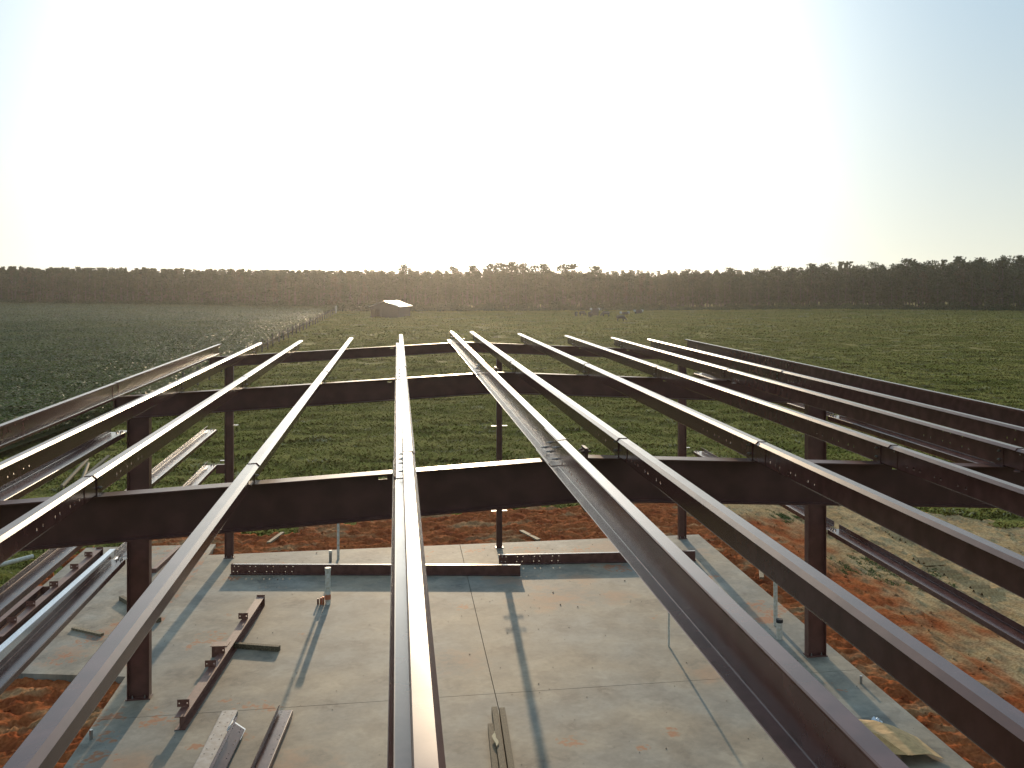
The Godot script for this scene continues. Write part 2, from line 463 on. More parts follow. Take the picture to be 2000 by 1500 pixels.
func slab():
	var cm := concrete(-6.3, 6.3, 0.0, 25.6, 1024, 2048, stains, smears, 91)
	var root := Node3D.new()
	root.name = numbered("concrete_slab"); add_child(root)
	root.set_meta("kind", "structure")
	for q in [[-6.2, -0.086, 1.0, 15.95], [-0.074, 6.2, 1.0, 15.95], [-6.2, -0.086, 15.962, 25.05], [-0.074, 6.2, 15.962, 25.05]]:
		var b := MB.new()
		b.box(Vector3(q[0], -0.3, -q[3]), Vector3(q[1], 0.0, -q[2]))
		put("slab_panel", b, cm, root)
	var am := concrete(-9.5, -6.0, 17.5, 26.6, 512, 1024, [[-6.32, 19.2, 0.2], [-6.3, 20.6, 0.22], [-6.34, 22.1, 0.25], [-6.32, 23.4, 0.25], [-6.36, 24.6, 0.3], [-6.3, 18.4, 0.15], [-7.21, 19.76, 0.42], [-7.51, 18.74, 0.3], [-6.4, 21.74, 0.2], [-6.6, 24.0, 0.5], [-6.9, 25.5, 0.5], [-7.7, 25.9, 0.35], [-7.0, 20.6, 0.3], [-6.7, 22.8, 0.3]], [[-6.8, 24.6, 0.9], [-6.9, 20.0, 0.6], [-7.6, 18.9, 0.5], [-6.6, 22.6, 0.6]], 131)
	var ap := MB.new()
	var pts := [Vector2(-6.235, 17.75), Vector2(-9.4, 18.5), Vector2(-9.4, 26.4), Vector2(-6.235, 26.25)]
	for i in 4:
		var a: Vector2 = pts[i]; var e: Vector2 = pts[(i + 1) % 4]
		var o := Vector3((a + e).x * 0.5 + 7.6, 0, -((a + e).y * 0.5 - 22.0))
		ap.quad(Vector3(a.x, -0.05, -a.y), Vector3(e.x, -0.05, -e.y), Vector3(e.x, -0.4, -e.y), Vector3(a.x, -0.4, -a.y), o)
	ap.quad(Vector3(pts[0].x, -0.05, -pts[0].y), Vector3(pts[1].x, -0.05, -pts[1].y), Vector3(pts[2].x, -0.05, -pts[2].y), Vector3(pts[3].x, -0.05, -pts[3].y), Vector3.UP)
	setting("porch_slab", ap, am)
	# crumbs of dirt dropped on the concrete
	var cr := MB.new()
	for i in 260:
		var x := rng.randf_range(-6.0, 6.0); var d := rng.randf_range(12.5, 24.8)
		var r := rng.randf_range(0.004, 0.014)
		if rng.randf() < 0.07: r *= 2.0
		cr.col = Color(0.07, 0.05, 0.035).lerp(Color(0.25, 0.11, 0.06), rng.randf())
		lump(cr, Vector3(x, r * 0.4, -d), r, 0.5)
	var ym: Material = M["clay"]
	var c := put("dirt_crumbs", cr, ym)
	c.set_meta("kind", "stuff")
	tag(c, "small dark crumbs of dirt dropped on the concrete slab", "crumbs")

# ---------------------------------------------------------------- steel
func basis_along(p: Vector3, q: Vector3, up := Vector3.UP) -> Transform3D:
	# local z runs from p to q, local y stays near up
	var z := (q - p).normalized()
	var x := up.cross(z).normalized()
	return Transform3D(Basis(x, z.cross(x), z), p)

func i_section(b: MB, L: float, depth: float, fw: float, tf: float, tw: float, holes := []):
	# along local z from 0 to L, top flange at y = 0
	b.box(Vector3(-fw / 2, -tf, 0), Vector3(fw / 2, 0, L))
	b.box(Vector3(-fw / 2, -depth, 0), Vector3(fw / 2, -depth + tf, L))
	b.web(0, tw, -depth + tf, -tf, 0, L, holes)

func hexbolt(parent: Node, at: Vector3, dir: Vector3, r := 0.013, L := 0.03, mat_ := "bolt"):
	var b := MB.new()
	b.tube(at - dir * 0.004, at + dir * 0.012, r, r, 6)
	b.tube(at + dir * 0.012, at + dir * (0.012 + L), r * 0.55, r * 0.55, 6)
	put("bolt", b, M[mat_], parent)

var px := [-6.06, -5.1, -4.1, -2.85, -1.6, -0.3, 0.3, 1.55, 2.8, 4.05, 5.05, 6.06]

func frames():
	var names := ["nearest steel portal frame, crossing the whole view in front of the slab", "middle steel portal frame with a wide post standing on each side of the slab", "farthest steel portal frame, slender, closing the end of the building"]
	var ds := [D1, D2, D3]
	var depths := [0.39, 0.36, 0.25]
	for k in 3:
		var d: float = ds[k]; var dep: float = depths[k]
		var fw := 0.17 if k < 2 else 0.12
		var t := thing("portal_frame", names[k], "steel frame", Vector3(0, 0, -d), 0.0, "portal frames of the building")
		for s in [-1.0, 1.0]:
			var p := Vector3(0.014 * s, RIDGE - 0.0, 0); var q := Vector3(6.12 * s, roof_y(6.12), 0)
			var L := p.distance_to(q)
			var holes := []
			for x in px:
				if x * s > 0.5 and x * s < 5.5: holes.append([x * s * L / 6.12 + 0.17, -0.048, 0.075, 0.022])
			var b := MB.new()
			b.T = basis_along(p, q)
			i_section(b, L, dep, fw, 0.012, 0.008, holes)
			b.box(Vector3(-fw / 2, -dep - 0.001, L - 0.001), Vector3(fw / 2, 0.001, L + 0.011))
			var rf := put("rafter", b, M["primer_beam"], t)
			for x in px:
				if x * s <= 0: continue
				var c := MB.new()
				var y := roof_y(x)
				var cx: float = x + (0.0085 if s < 0 else -0.0085)
				c.box(Vector3(cx - 0.003, y - 0.002, -0.08), Vector3(cx + 0.003, y + 0.19, 0.06))
				put("purlin_clip", c, M["primer"], rf)
			# ridge end plate, standing proud of the flanges
			var e := MB.new()
			e.T = Transform3D(Basis.IDENTITY, Vector3(0.007 * s, RIDGE, 0))
			e.box(Vector3(-0.0065, -dep - 0.09, -fw / 2 - 0.004), Vector3(0.0065, 0.085, fw / 2 + 0.004))
			var rp := put("ridge_plate", e, M["primer_beam"], t)
			for zz in [-0.05, 0.05]:
				for yy in [0.05, -0.06, -dep + 0.06]:
					hexbolt(rp, Vector3(0.0135 * s, RIDGE + yy, zz), Vector3(s, 0, 0), 0.016, 0.02, "primer_beam")
			# column
			var cw := 0.34 if k < 2 else 0.2
			var cf := 0.17 if k < 2 else 0.13
			var xc: float = (5.75 if k < 2 else 5.66) * s
			var top := roof_y(xc) - dep - 0.004
			var cb := MB.new()
			cb.T = Transform3D(Basis(Vector3(0, 0, 1), Vector3(1, 0, 0), Vector3(0, 1, 0)), Vector3(xc + cw / 2, 0.018, 0))
			i_section(cb, top - 0.018, cw, cf, 0.011, 0.008)
			var col := put("column", cb, M["primer_beam"], t)
			var bp := MB.new()
			bp.box(Vector3(xc - cw / 2 - 0.02, 0.0, -cf / 2 - 0.015), Vector3(xc + cw / 2 + 0.02, 0.018, cf / 2 + 0.015))
			put("base_plate", bp, M["primer_beam"], col)
			for a in [-1.0, 1.0]:
				for f in [-1.0, 1.0]:
					hexbolt(col, Vector3(xc + a * cw * 0.28, 0.018, f * 0.045), Vector3.UP, 0.016, 0.03)
			if k == 2:
				for q2 in [[4.1, 1.0], [3.2, 1.0], [2.35, -1.0], [1.7, 1.0]]:
					var cp := MB.new()
					var x0: float = xc - s * q2[1] * (cw / 2 + 0.001)
					cp.box(Vector3(minf(x0, x0 - s * q2[1] * 0.11), q2[0], -0.06), Vector3(maxf(x0, x0 - s * q2[1] * 0.11), q2[0] + 0.006, 0.06))
					put("girt_clip", cp, M["primer"], col)
				if s < 0:
					var st := MB.new()
					st.box(Vector3(xc - cw / 2 - 0.2, 2.05, -0.05), Vector3(xc - cw / 2 - 0.001, 2.26, 0.05))
					put("bracket", st, M["primer_beam"], col)
			else:
				for gy in ([2.27, 3.12, 4.3] if s < 0 else [2.27, 4.3]):
					var cp := MB.new()
					var x0: float = xc + s * (cw / 2 + 0.001)
					cp.box(Vector3(minf(x0, x0 + s * 0.15), gy - 0.0095, -0.11), Vector3(maxf(x0, x0 + s * 0.15), gy - 0.0035, 0.11))
					put("girt_clip", cp, M["primer"], col)
	# the post in the middle of the far end
	var t := thing("endwall_post", "slender brown steel post under the middle of the farthest frame", "post", Vector3(0.88, 0, -24.62))
	var b := MB.new()
	b.T = Transform3D(Basis(Vector3(0, 0, 1), Vector3(1, 0, 0), Vector3(0, 1, 0)), Vector3(0.07, 0.015, 0))
	i_section(b, roof_y(0.88) - 0.25 - 0.02, 0.14, 0.12, 0.009, 0.007)
	var sh := put("shaft", b, M["primer_beam"], t)
	var bp := MB.new()
	bp.box(Vector3(-0.1, 0, -0.09), Vector3(0.1, 0.015, 0.09))
	put("base_plate", bp, M["primer_beam"], t)
	for h in [0.92, 1.05, 3.05, 4.35]:
		for s in [-1.0, 1.0]:
			var c := MB.new()
			c.box(Vector3(minf(s * 0.071, s * 0.2), h, -0.06), Vector3(maxf(s * 0.071, s * 0.2), h + 0.007, 0.06))
			put("girt_clip", c, M["primer"], sh)

func z_section(b: MB, s: float, z0: float, z1: float, holes: Array, dep := 0.22, fl := 0.075, lip := 0.024):
	# web at x = 0 from y = 0 to dep; top flange towards s, bottom flange away from it
	var t := 0.004
	b.sheet([Vector2(0, dep - 0.012), Vector2(s * 0.0015, dep - 0.006), Vector2(s * 0.006, dep - 0.002), Vector2(s * fl, dep - 0.002), Vector2(s * (fl + lip * 0.9), dep - 0.002 - lip)], t, z0, z1)
	b.sheet([Vector2(0, 0.012), Vector2(-s * 0.0015, 0.006), Vector2(-s * 0.006, 0.002), Vector2(-s * (fl - 0.006), 0.002), Vector2(-s * (fl - 0.006 + lip * 0.75), 0.002 + lip)], t, z0, z1)
	b.web(0, t, 0.012, dep - 0.012, z0, z1, holes)

func purlins():
	var which := ["brown roof purlin, second from the left eave", "brown roof purlin, third from the left eave", "brown roof purlin, fourth from the left eave", "roof purlin running straight away below the viewer, left of the ridge pair", "left purlin of the pair along the ridge", "right purlin of the pair along the ridge", "first purlin to the right of the ridge pair", "second purlin to the right of the ridge pair", "third purlin to the right of the ridge pair", "fourth purlin right of the ridge pair, next to the right eave strut"]
	var fr := [0.6, D1, D2, D3]
	for i in 12:
		var x: float = px[i]
		var eave := i == 0 or i == 11
		var s := 1.0 if x < 0 else -1.0
		var t: Node3D
		if eave:
			t = thing("eave_strut", "brown channel strut along the %s eave, outermost of the long roof members" % ("left" if i == 0 else "right"), "eave strut", Vector3(x, roof_y(x) + 0.003, 0), 0.0, "eave struts")
		else:
			t = thing("roof_purlin", which[i - 1], "purlin", Vector3(x, roof_y(x) + 0.003, 0), 0.0, "roof purlins")
		for k in 3:
			var z0: float = -0.3 if k == 0 else fr[k] - 0.36
			var z1: float = fr[k + 1] + (0.36 if k < 2 else 0.85)
			var holes := []
			for f in range(1, 4):
				for o in [-1.42, -1.3, -1.05, -0.95, -0.72, -0.62, -0.5, 0.52, 0.64, 0.86, 1.0, 1.24, 1.38]:
					var zz: float = fr[f] + o + 0.03 * sin(i * 3.7 + f)
					if zz > z0 + 0.03 and zz < z1 - 0.03 and not (zz > fr[k + 1] - 0.4 and zz < fr[k + 1] + 0.4):
						holes.append([-zz, 0.062, 0.022, 0.02])
						if i > 6 and fmod(absf(o) * 10.0, 2.0) < 1.0: holes.append([-zz, 0.17, 0.02, 0.018])
			var b := MB.new()
			b.T = Transform3D(Basis(Vector3(0, 0, 1), -SLOPE * signf(x)), Vector3(s * 0.0052 * k, 0.0052 * k, 0))
			if eave:
				# C channel open to the inside
				b.sheet([Vector2(s * 0.085, 0.03), Vector2(s * 0.085, 0.002), Vector2(s * 0.004, 0.002), Vector2(0, 0.008)], 0.004, -z1, -z0)
				b.sheet([Vector2(s * 0.085, 0.215), Vector2(s * 0.085, 0.243), Vector2(s * 0.004, 0.243), Vector2(0, 0.237)], 0.004, -z1, -z0)
				b.web(0, 0.004, 0.008, 0.237, -z1, -z0, [])
			else:
				z_section(b, s, -z1, -z0, holes)
			put("purlin_length", b, M["primer"], t)
			# bolts through clip and lap
			var zf: float = fr[k + 1]
			if not eave:
				for q in [[0.02, 0.06], [0.02, 0.14], [-0.3, 0.05], [-0.3, 0.15], [0.3, 0.05]]:
					hexbolt(t, Vector3(-s * 0.004 + s * 0.0052 * k, q[1] + 0.004 * k, -(zf + q[0])), Vector3(-s, 0, 0), 0.012, 0.028)
				for q in [[0.02, 0.06], [0.02, 0.14]]:
					hexbolt(t, Vector3(s * 0.018, q[1], -(zf + q[0] - 0.03)), Vector3(s, 0, 0), 0.012, 0.01)

func girts():
	var list := [[-1.0, 4.3, D1 + 0.02, D2 - 0.1, "upper left wall girt in the near bay, flat brown steel with its edge turned up"],
		[-1.0, 3.12, D1 + 0.02, D2 - 0.1, "middle left wall girt in the near bay, wide flat brown steel above the grass"],
		[-1.0, 2.27, D1 + 0.02, D2 - 0.1, "lowest left wall girt in the near bay, bolted to the wide post"],
		[-1.0, 3.12, D2 + 0.1, D3 - 0.12, "higher of two left wall girts between the wide post and far corner post"],
		[-1.0, 2.27, D2 + 0.1, D3 - 0.12, "lower of two left wall girts between the wide post and far corner post"],
		[1.0, 4.3, D1 + 0.02, D2 - 0.1, "upper right wall girt in the near bay, behind the purlins"],
		[1.0, 4.3, D2 + 0.1, D3 - 0.12, "upper right wall girt in the far bay, beside the far corner post"],
		[1.0, 2.27, D1 + 0.02, D2 - 0.1, "lower right wall girt in the near bay, above the red and tan dirt"],
		[1.0, 2.27, D2 + 0.1, D3 - 0.12, "lower right wall girt in the far bay, behind the right wide post"]]
	for g in list:
		var s: float = g[0]
		var t := thing("wall_girt", g[4], "girt", Vector3(s * 5.935, g[1], 0), 0.0, "wall girts")
		var b := MB.new()
		# web lies flat; outer flange turned up, inner flange turned down
		b.T = Transform3D(Basis(Vector3(0, -1, 0), Vector3(1, 0, 0), Vector3(0, 0, 1)), Vector3.ZERO) if s > 0 else Transform3D(Basis(Vector3(0, -1, 0), Vector3(-1, 0, 0), Vector3(0, 0, -1)), Vector3.ZERO)
		var za: float = -g[3] if s > 0 else g[2]
		var zb: float = -g[2] if s > 0 else g[3]
		var holes := []
		for o in [0.35, 0.42, 0.6, 0.67, 0.9, 1.0]:
			holes.append([(za + o) if s > 0 else (zb - o), 0.05, 0.025, 0.016])
			holes.append([(za + o) if s > 0 else (zb - o), 0.13, 0.025, 0.016])
		z_section(b, -1.0, za, zb, holes, 0.22, 0.08, 0.022)
		put("girt_length", b, M["primer"], t)
		for q in [[0.07, 0.05], [0.07, 0.11], [0.16, 0.05], [0.16, 0.11]]:
			hexbolt(t, Vector3(s * q[1], 0.003, -(g[3] - q[0] + 0.07)), Vector3.UP, 0.014, 0.02)

func loose_z(called: String, label: String, at: Vector3, turn: float, L: float, how: String, m: String, group := "", holes_ := true) -> Node3D:
	# a loose purlin along local -z; how: "flat" lies on its web, "tilt" leans on a flange, "up" stands on its flange
	var t := thing(called, label, "purlin", at, turn, group)
	var b := MB.new()
	var holes := []
	if holes_:
		for z in [0.06, 0.15, 0.42, 0.55, 0.82, 0.95, 1.25, 1.4]:
			holes.append([-L + z, 0.06, 0.022, 0.018]); holes.append([-L + z + 0.02, 0.175, 0.022, 0.018])
	if how == "flat": b.T = Transform3D(Basis(Vector3(0, -1, 0), Vector3(1, 0, 0), Vector3(0, 0, 1)), Vector3(-0.1, 0.09, 0))
	elif how == "channel": b.T = Transform3D(Basis(Vector3(0, -1, 0), Vector3(1, 0, 0), Vector3(0, 0, 1)), Vector3(-0.12, 0.08, 0))
	elif how == "tilt": b.T = Transform3D(Basis(Vector3(0, 0, 1), 0.95), Vector3(0.1, 0.055, 0))
	if how == "channel":
		b.sheet([Vector2(0.075, 0.022), Vector2(0.075, 0.002), Vector2(0.004, 0.002), Vector2(0, 0.008)], 0.004, -L, 0)
		b.sheet([Vector2(0.075, 0.218), Vector2(0.075, 0.238), Vector2(0.004, 0.238), Vector2(0, 0.232)], 0.004, -L, 0)
		b.web(0, 0.004, 0.008, 0.232, -L, 0, holes)
	else:
		z_section(b, 1.0, -L, 0, holes)
	put("section", b, M[m], t)
	return t

func heading(a: Vector2, b: Vector2) -> float:
	# turn about y that points local -z from a to b, both given as (x, d)
	return atan2(-(b.x - a.x), b.y - a.y)

func loose_steel():
	# two long purlins lying across the far end of the slab
	for q in [[Vector2(1.12, 22.25), Vector2(-5.4, 23.35), "long brown purlin lying across the slab, left one of two at its far end"], [Vector2(5.4, 22.75), Vector2(0.72, 23.15), "long brown purlin lying across the slab from the slender middle post to the right"]]:
		var a: Vector2 = q[0]; var e: Vector2 = q[1]
		loose_z("loose_purlin", q[2], Vector3(a.x, 0.004, -a.y), heading(a, e), a.distance_to(e), "up", "primer", "purlins lying on the slab")
	# beam with clips on the slab
	beam_with_clips("brown steel beam with small clip plates lying lengthwise on the slab", Vector3(-4.86, 0.0, -15.4), heading(Vector2(-4.86, 15.4), Vector2(-4.42, 21.0)), 5.6, [0.35, 1.9, 2.5, 4.25], true, 0.2)
	beam_with_clips("brown steel beam with clip plates on the low side slab, beside the silver channel", Vector3(-8.92, -0.05, -19.55), heading(Vector2(-8.92, 19.55), Vector2(-8.84, 25.6)), 6.0, [0.75, 1.7, 3.0, 4.3, 5.3], false, 0.19)
	var t := thing("steel_beam", "plain brown steel beam along the outer edge of the low side slab", "beam", Vector3(-9.28, -0.05, -20.0), heading(Vector2(-9.28, 20.0), Vector2(-9.24, 22.9)), "steel beams lying on the slabs")
	var b := MB.new()
	b.T = Transform3D(Basis.IDENTITY, Vector3(0, 0.17, -2.7))
	i_section(b, 2.7, 0.17, 0.12, 0.01, 0.008)
	put("beam_length", b, M["primer_rust"], t)
	var c := MB.new()
	c.box(Vector3(0.01, 0.0, -2.66), Vector3(0.2, 0.17, -2.648))
	put("clip_plate", c, M["primer_rust"], t)
	# short post pieces by the wide left post
	t = thing("beam_stub", "short brown beam stub on the low side slab behind the wide left post", "beam", Vector3(-6.45, -0.05, -22.2), 0.1)
	b = MB.new()
	b.T = Transform3D(Basis.IDENTITY, Vector3(0, 0.17, -1.6))
	i_section(b, 1.6, 0.17, 0.12, 0.01, 0.008)
	put("beam_length", b, M["primer_rust"], t)
	c = MB.new()
	c.box(Vector3(-0.2, 0.02, -0.012), Vector3(0.06, 0.2, 0.0))
	put("clip_plate", c, M["primer_rust"], t)
	# bright galvanised channel
	t = thing("silver_channel", "long bright galvanised channel lying on the low side slab", "channel", Vector3(-8.68, -0.05, -18.75), heading(Vector2(-8.68, 18.75), Vector2(-8.54, 25.5)), "")
	b = MB.new()
	b.sheet([Vector2(-0.065, 0.06), Vector2(-0.065, 0.165), Vector2(0.065, 0.165), Vector2(0.065, 0.0)], 0.004, -6.8, 0)
	put("section", b, M["galvanised"], t)
	t = thing("trim_bundle", "thin bundle of shiny folded trim beside the long silver channel", "trim", Vector3(-8.48, -0.05, -20.4), heading(Vector2(-8.48, 20.4), Vector2(-8.34, 25.6)), "")
	for k in 3:
		b = MB.new()
		b.sheet([Vector2(-0.05 + k * 0.045, 0.01 + k * 0.004), Vector2(-0.035 + k * 0.045, 0.06), Vector2(0.01 + k * 0.045, 0.045), Vector2(0.02 + k * 0.045, 0.004 + k * 0.004)], 0.0025, -5.0 + k * 0.2, 0)
		put("trim_length", b, M["galvanised"] if k == 1 else M["primer"], t)
	# near pieces
	loose_z("loose_purlin", "grey punched channel lying back up on the slab at the bottom left", Vector3(-4.36, 0.0, -12.4), heading(Vector2(-4.36, 12.4), Vector2(-4.2, 15.85)), 3.4, "channel", "grey_primer", "purlins lying on the slab").get_child(0).rotation.z = 0.0
	t = loose_z("loose_purlin", "brown purlin with a silver taped end beside the grey punched channel", Vector3(-4.16, 0.0, -12.3), heading(Vector2(-4.16, 12.3), Vector2(-3.98, 15.2)), 2.85, "tilt", "primer", "purlins lying on the slab")
	b = MB.new()
	b.T = Transform3D(Basis(Vector3(0, 0, 1), 0.95), Vector3(0.1, 0.055, 0))
	b.sheet([Vector2(-0.088, 0.03), Vector2(-0.07, -0.005), Vector2(-0.008, -0.005), Vector2(-0.006, 0.235), Vector2(0.01, 0.241), Vector2(0.08, 0.241)], 0.003, -2.9, -2.55)
	put("taped_end", b, M["galvanised"], t)
	loose_z("loose_purlin", "brown punched purlin lying open side up, second from the left at the bottom", Vector3(-3.62, 0.0, -12.2), heading(Vector2(-3.62, 12.2), Vector2(-3.36, 15.65)), 3.45, "flat", "primer", "purlins lying on the slab")

func beam_with_clips(label: String, at: Vector3, turn: float, L: float, clips: Array, post: bool, h: float):
	var t := thing("steel_beam", label, "beam", at, turn, "steel beams lying on the slabs")
	var b := MB.new()
	b.T = Transform3D(Basis.IDENTITY, Vector3(0, h, -L))
	i_section(b, L, h, 0.155, 0.01, 0.008)
	b.box(Vector3(-0.09, -h, -0.012), Vector3(0.075, 0.03, 0.0))
	put("beam_length", b, M["primer_rust"], t)
	for z in clips:
		var c := MB.new()
		c.T = Transform3D(Basis(Vector3(0, 1, 0), PI / 2), Vector3(-0.03, h + 0.001, -z))
		c.web(0, 0.007, 0.0, 0.11, -0.11, 0.07, [[-0.08, 0.055, 0.022, 0.022], [0.04, 0.055, 0.022, 0.022]])
		put("clip_plate", c, M["primer_rust"], t)
	if post:
		var c := MB.new()
		c.box(Vector3(-0.28, 0.0, -2.98), Vector3(-0.062, 0.2, -2.86))
		c.box(Vector3(-0.3, 0.2, -3.05), Vector3(0.0, 0.21, -2.82))
		put("bracket", c, M["primer_rust"], t)

func plank(called: String, label: String, a: Vector2, e: Vector2, y: float, w: float, h: float, m: String, cat := "board", group := "") -> Node3D:
	var t := thing(called, label, cat, Vector3(a.x, y, -a.y), heading(a, e), group)
	var L := a.distance_to(e)
	var b := MB.new()
	var c := 0.004
	b.extrude(PackedVector2Array([Vector2(-w / 2 + c, 0), Vector2(w / 2 - c, 0), Vector2(w / 2, c), Vector2(w / 2, h - c), Vector2(w / 2 - c, h), Vector2(-w / 2 + c, h), Vector2(-w / 2, h - c), Vector2(-w / 2, c)]), -L, 0)
	var o := put("timber", b, M[m], t)
	return t

func standing_pipe(label: String, x: float, d: float, y0: float, h: float, r: float, m: String, cap := 0) -> Node3D:
	var t := thing("standing_pipe", label, "pipe", Vector3(x, y0, -d))
	var b := MB.new()
	b.tube(Vector3(0, 0, 0), Vector3(0.0, h, 0), r, r, 16, cap != 2)
	put("tube", b, M[m], t)
	if cap > 0:
		b = MB.new()
		b.tube(Vector3(0, h - 0.05, 0), Vector3(0, h + 0.012, 0), r * 1.16, r * 1.16, 16)
		put("cap", b, M["pvc"] if cap == 1 else M["black_rubber"], t)
	return t

func pipes_and_lumber():
	var t := standing_pipe("thick capped white plastic pipe standing on the slab with copper stubs at its foot", -3.07, 20.9, 0, 0.74, 0.055, "pvc", 1)
	var b := MB.new()
	b.tube(Vector3(0, 0.1, 0), Vector3(0, 0.2, 0), 0.062, 0.062, 14)
	put("collar", b, M["orange_pvc"], t)
	for q in [[-0.14, 0.02, 0.14, "copper"], [-0.2, 0.0, 0.12, "primer_rust"], [-0.09, 0.05, 0.17, "copper"]]:
		b = MB.new()
		b.tube(Vector3(q[0], 0, q[1]), Vector3(q[0], q[2], q[1]), 0.022, 0.022, 10)
		put("stub", b, M[q[3]], t)
	standing_pipe("tall thin white pipe at the far slab edge behind the thick capped pipe", -3.05, 24.2, 0, 1.9, 0.03, "pvc")
	standing_pipe("short grey pipe with a bright top beside the tall thin far pipe", -3.22, 24.0, 0, 0.26, 0.035, "bolt", 1)
	standing_pipe("thin white pipe standing on the right half of the slab below the ridge purlins", 3.27, 17.5, 0, 0.8, 0.018, "pvc")
	standing_pipe("tall white plastic pipe at the right slab edge just left of the wide right post", 5.62, 18.25, 0, 0.95, 0.04, "pvc")
	standing_pipe("short thick black-capped pipe in front of the tall white pipe at right", 5.42, 17.55, 0, 0.36, 0.055, "pvc", 2)
	standing_pipe("tiny metal stub standing on the right edge of the slab", 5.98, 15.4, 0, 0.13, 0.022, "bolt", 0)
	standing_pipe("tiny metal stub standing on the left edge of the slab at the bottom", -6.08, 15.3, 0, 0.14, 0.024, "bolt", 0)
	var lp := thing("fallen_pipe", "white plastic pipe lying in the grass left of the low side slab", "pipe", Vector3(-10.5, -0.08, -25.9))
	b = MB.new()
	b.tube(Vector3(0, 0, 0), Vector3(-1.2, 0.06, 1.9), 0.055, 0.055, 12)
	put("tube", b, M["pvc"], lp)
	# boards
	plank("board", "short square timber lying crosswise beside the clip-plate beam on the slab", Vector2(-4.75, 18.75), Vector2(-3.76, 18.4), 0.0, 0.09, 0.09, "treated_lumber")
	plank("board", "dark timber lying across the joint between slab and low side slab", Vector2(-7.42, 22.0), Vector2(-6.3, 20.45), -0.05, 0.09, 0.09, "treated_lumber")
	plank("board", "short pale board lying on the low side slab near its front edge", Vector2(-7.85, 20.3), Vector2(-7.2, 19.85), -0.05, 0.09, 0.045, "lumber")
	plank("board", "pale plank lying on the red dirt behind the slab, right of the middle post", Vector2(1.68, 26.6), Vector2(2.02, 25.6), -0.14, 0.12, 0.045, "lumber")
	plank("board", "narrow board lying on the red dirt behind the slab at the left", Vector2(-4.95, 26.4), Vector2(-4.7, 27.4), -0.14, 0.1, 0.05, "lumber")
	plank("board", "pale plank lying on the red dirt right of the slab", Vector2(6.55, 21.4), Vector2(7.15, 23.1), -0.1, 0.1, 0.05, "lumber")
	plank("board", "long brown pole half buried along the low side slab behind the wide left post", Vector2(-7.2, 23.9), Vector2(-7.05, 25.9), -0.05, 0.1, 0.1, "primer_rust")
	plank("board", "tiny brown block lying on the slab near the right end of the crossing purlins", Vector2(4.25, 22.0), Vector2(4.5, 21.95), 0.0, 0.1, 0.1, "primer_rust")
	for q in [[Vector2(-0.37, 12.6), Vector2(-0.27, 14.7), 0.0, "weathered square timber at the bottom, left and shortest of three side by side"], [Vector2(-0.265, 12.6), Vector2(-0.165, 15.2), 0.03, "weathered square timber at the bottom, middle one of three side by side"], [Vector2(-0.145, 12.6), Vector2(-0.045, 15.22), 0.0, "brown square timber with a pale cut end, right one of three at the bottom"]]:
		plank("timber_post", q[3], q[0], q[1], q[2] * 0.0, 0.09, 0.09 + q[2], "treated_lumber", "timber", "timbers at the bottom of the view")
	var sp := thing("torn_splinter", "pale torn strip lying across the weathered timbers at the bottom", "splinter", Vector3(-0.26, 0.122, -13.9))
	b = MB.new()
	var prev := Vector2(0.0, 0.0)
	for k in 6:
		var z := -k * 0.075
		var w0 := [0.008, 0.02, 0.03, 0.024, 0.03, 0.006][k] as float
		var w1 := [0.02, 0.03, 0.024, 0.03, 0.012, 0.003][k] as float
		var x0 := 0.015 * sin(k * 1.3); var x1 := 0.015 * sin((k + 1) * 1.3)
		for yy in [[0.0, -1.0], [0.012, 1.0]]:
			b.quad(Vector3(x0 - w0, yy[0], z), Vector3(x0 + w0, yy[0], z), Vector3(x1 + w1, yy[0] + 0.003, z - 0.075), Vector3(x1 - w1, yy[0] + 0.003, z - 0.075), Vector3(0, yy[1], 0))
		for sg in [-1.0, 1.0]:
			b.quad(Vector3(x0 + sg * w0, 0, z), Vector3(x0 + sg * w0, 0.012, z), Vector3(x1 + sg * w1, 0.015, z - 0.075), Vector3(x1 + sg * w1, 0.003, z - 0.075), Vector3(sg, 0, 0))
	put("strip", b, mat("pale_wood", lin(0.62, 0.48, 0.28), 0.8), sp)
	# crushed cardboard and a plastic bag on the right edge of the slab
	var cb := thing("crushed_cardboard", "crushed tan cardboard box lying on the slab at the bottom right", "cardboard", Vector3(5.38, 0.0, -13.35))
	var panels := [[Vector3(-0.42, 0.02, -0.72), Vector3(-0.12, 0.02, -0.78), Vector3(0.0, 0.16, -0.4), Vector3(-0.36, 0.13, -0.32)],
		[Vector3(-0.36, 0.13, -0.32), Vector3(0.0, 0.16, -0.4), Vector3(0.12, 0.2, 0.1), Vector3(-0.22, 0.22, 0.15)],
		[Vector3(0.0, 0.16, -0.4), Vector3(0.3, 0.05, -0.42), Vector3(0.42, 0.09, 0.05), Vector3(0.12, 0.2, 0.1)],
		[Vector3(-0.22, 0.22, 0.15), Vector3(0.12, 0.2, 0.1), Vector3(0.25, 0.17, 0.7), Vector3(-0.1, 0.2, 0.75)],
		[Vector3(0.12, 0.2, 0.1), Vector3(0.42, 0.09, 0.05), Vector3(0.52, 0.03, 0.6), Vector3(0.25, 0.17, 0.7)],
		[Vector3(-0.36, 0.13, -0.32), Vector3(-0.22, 0.22, 0.15), Vector3(-0.1, 0.2, 0.75), Vector3(-0.45, 0.0, 0.2)]]
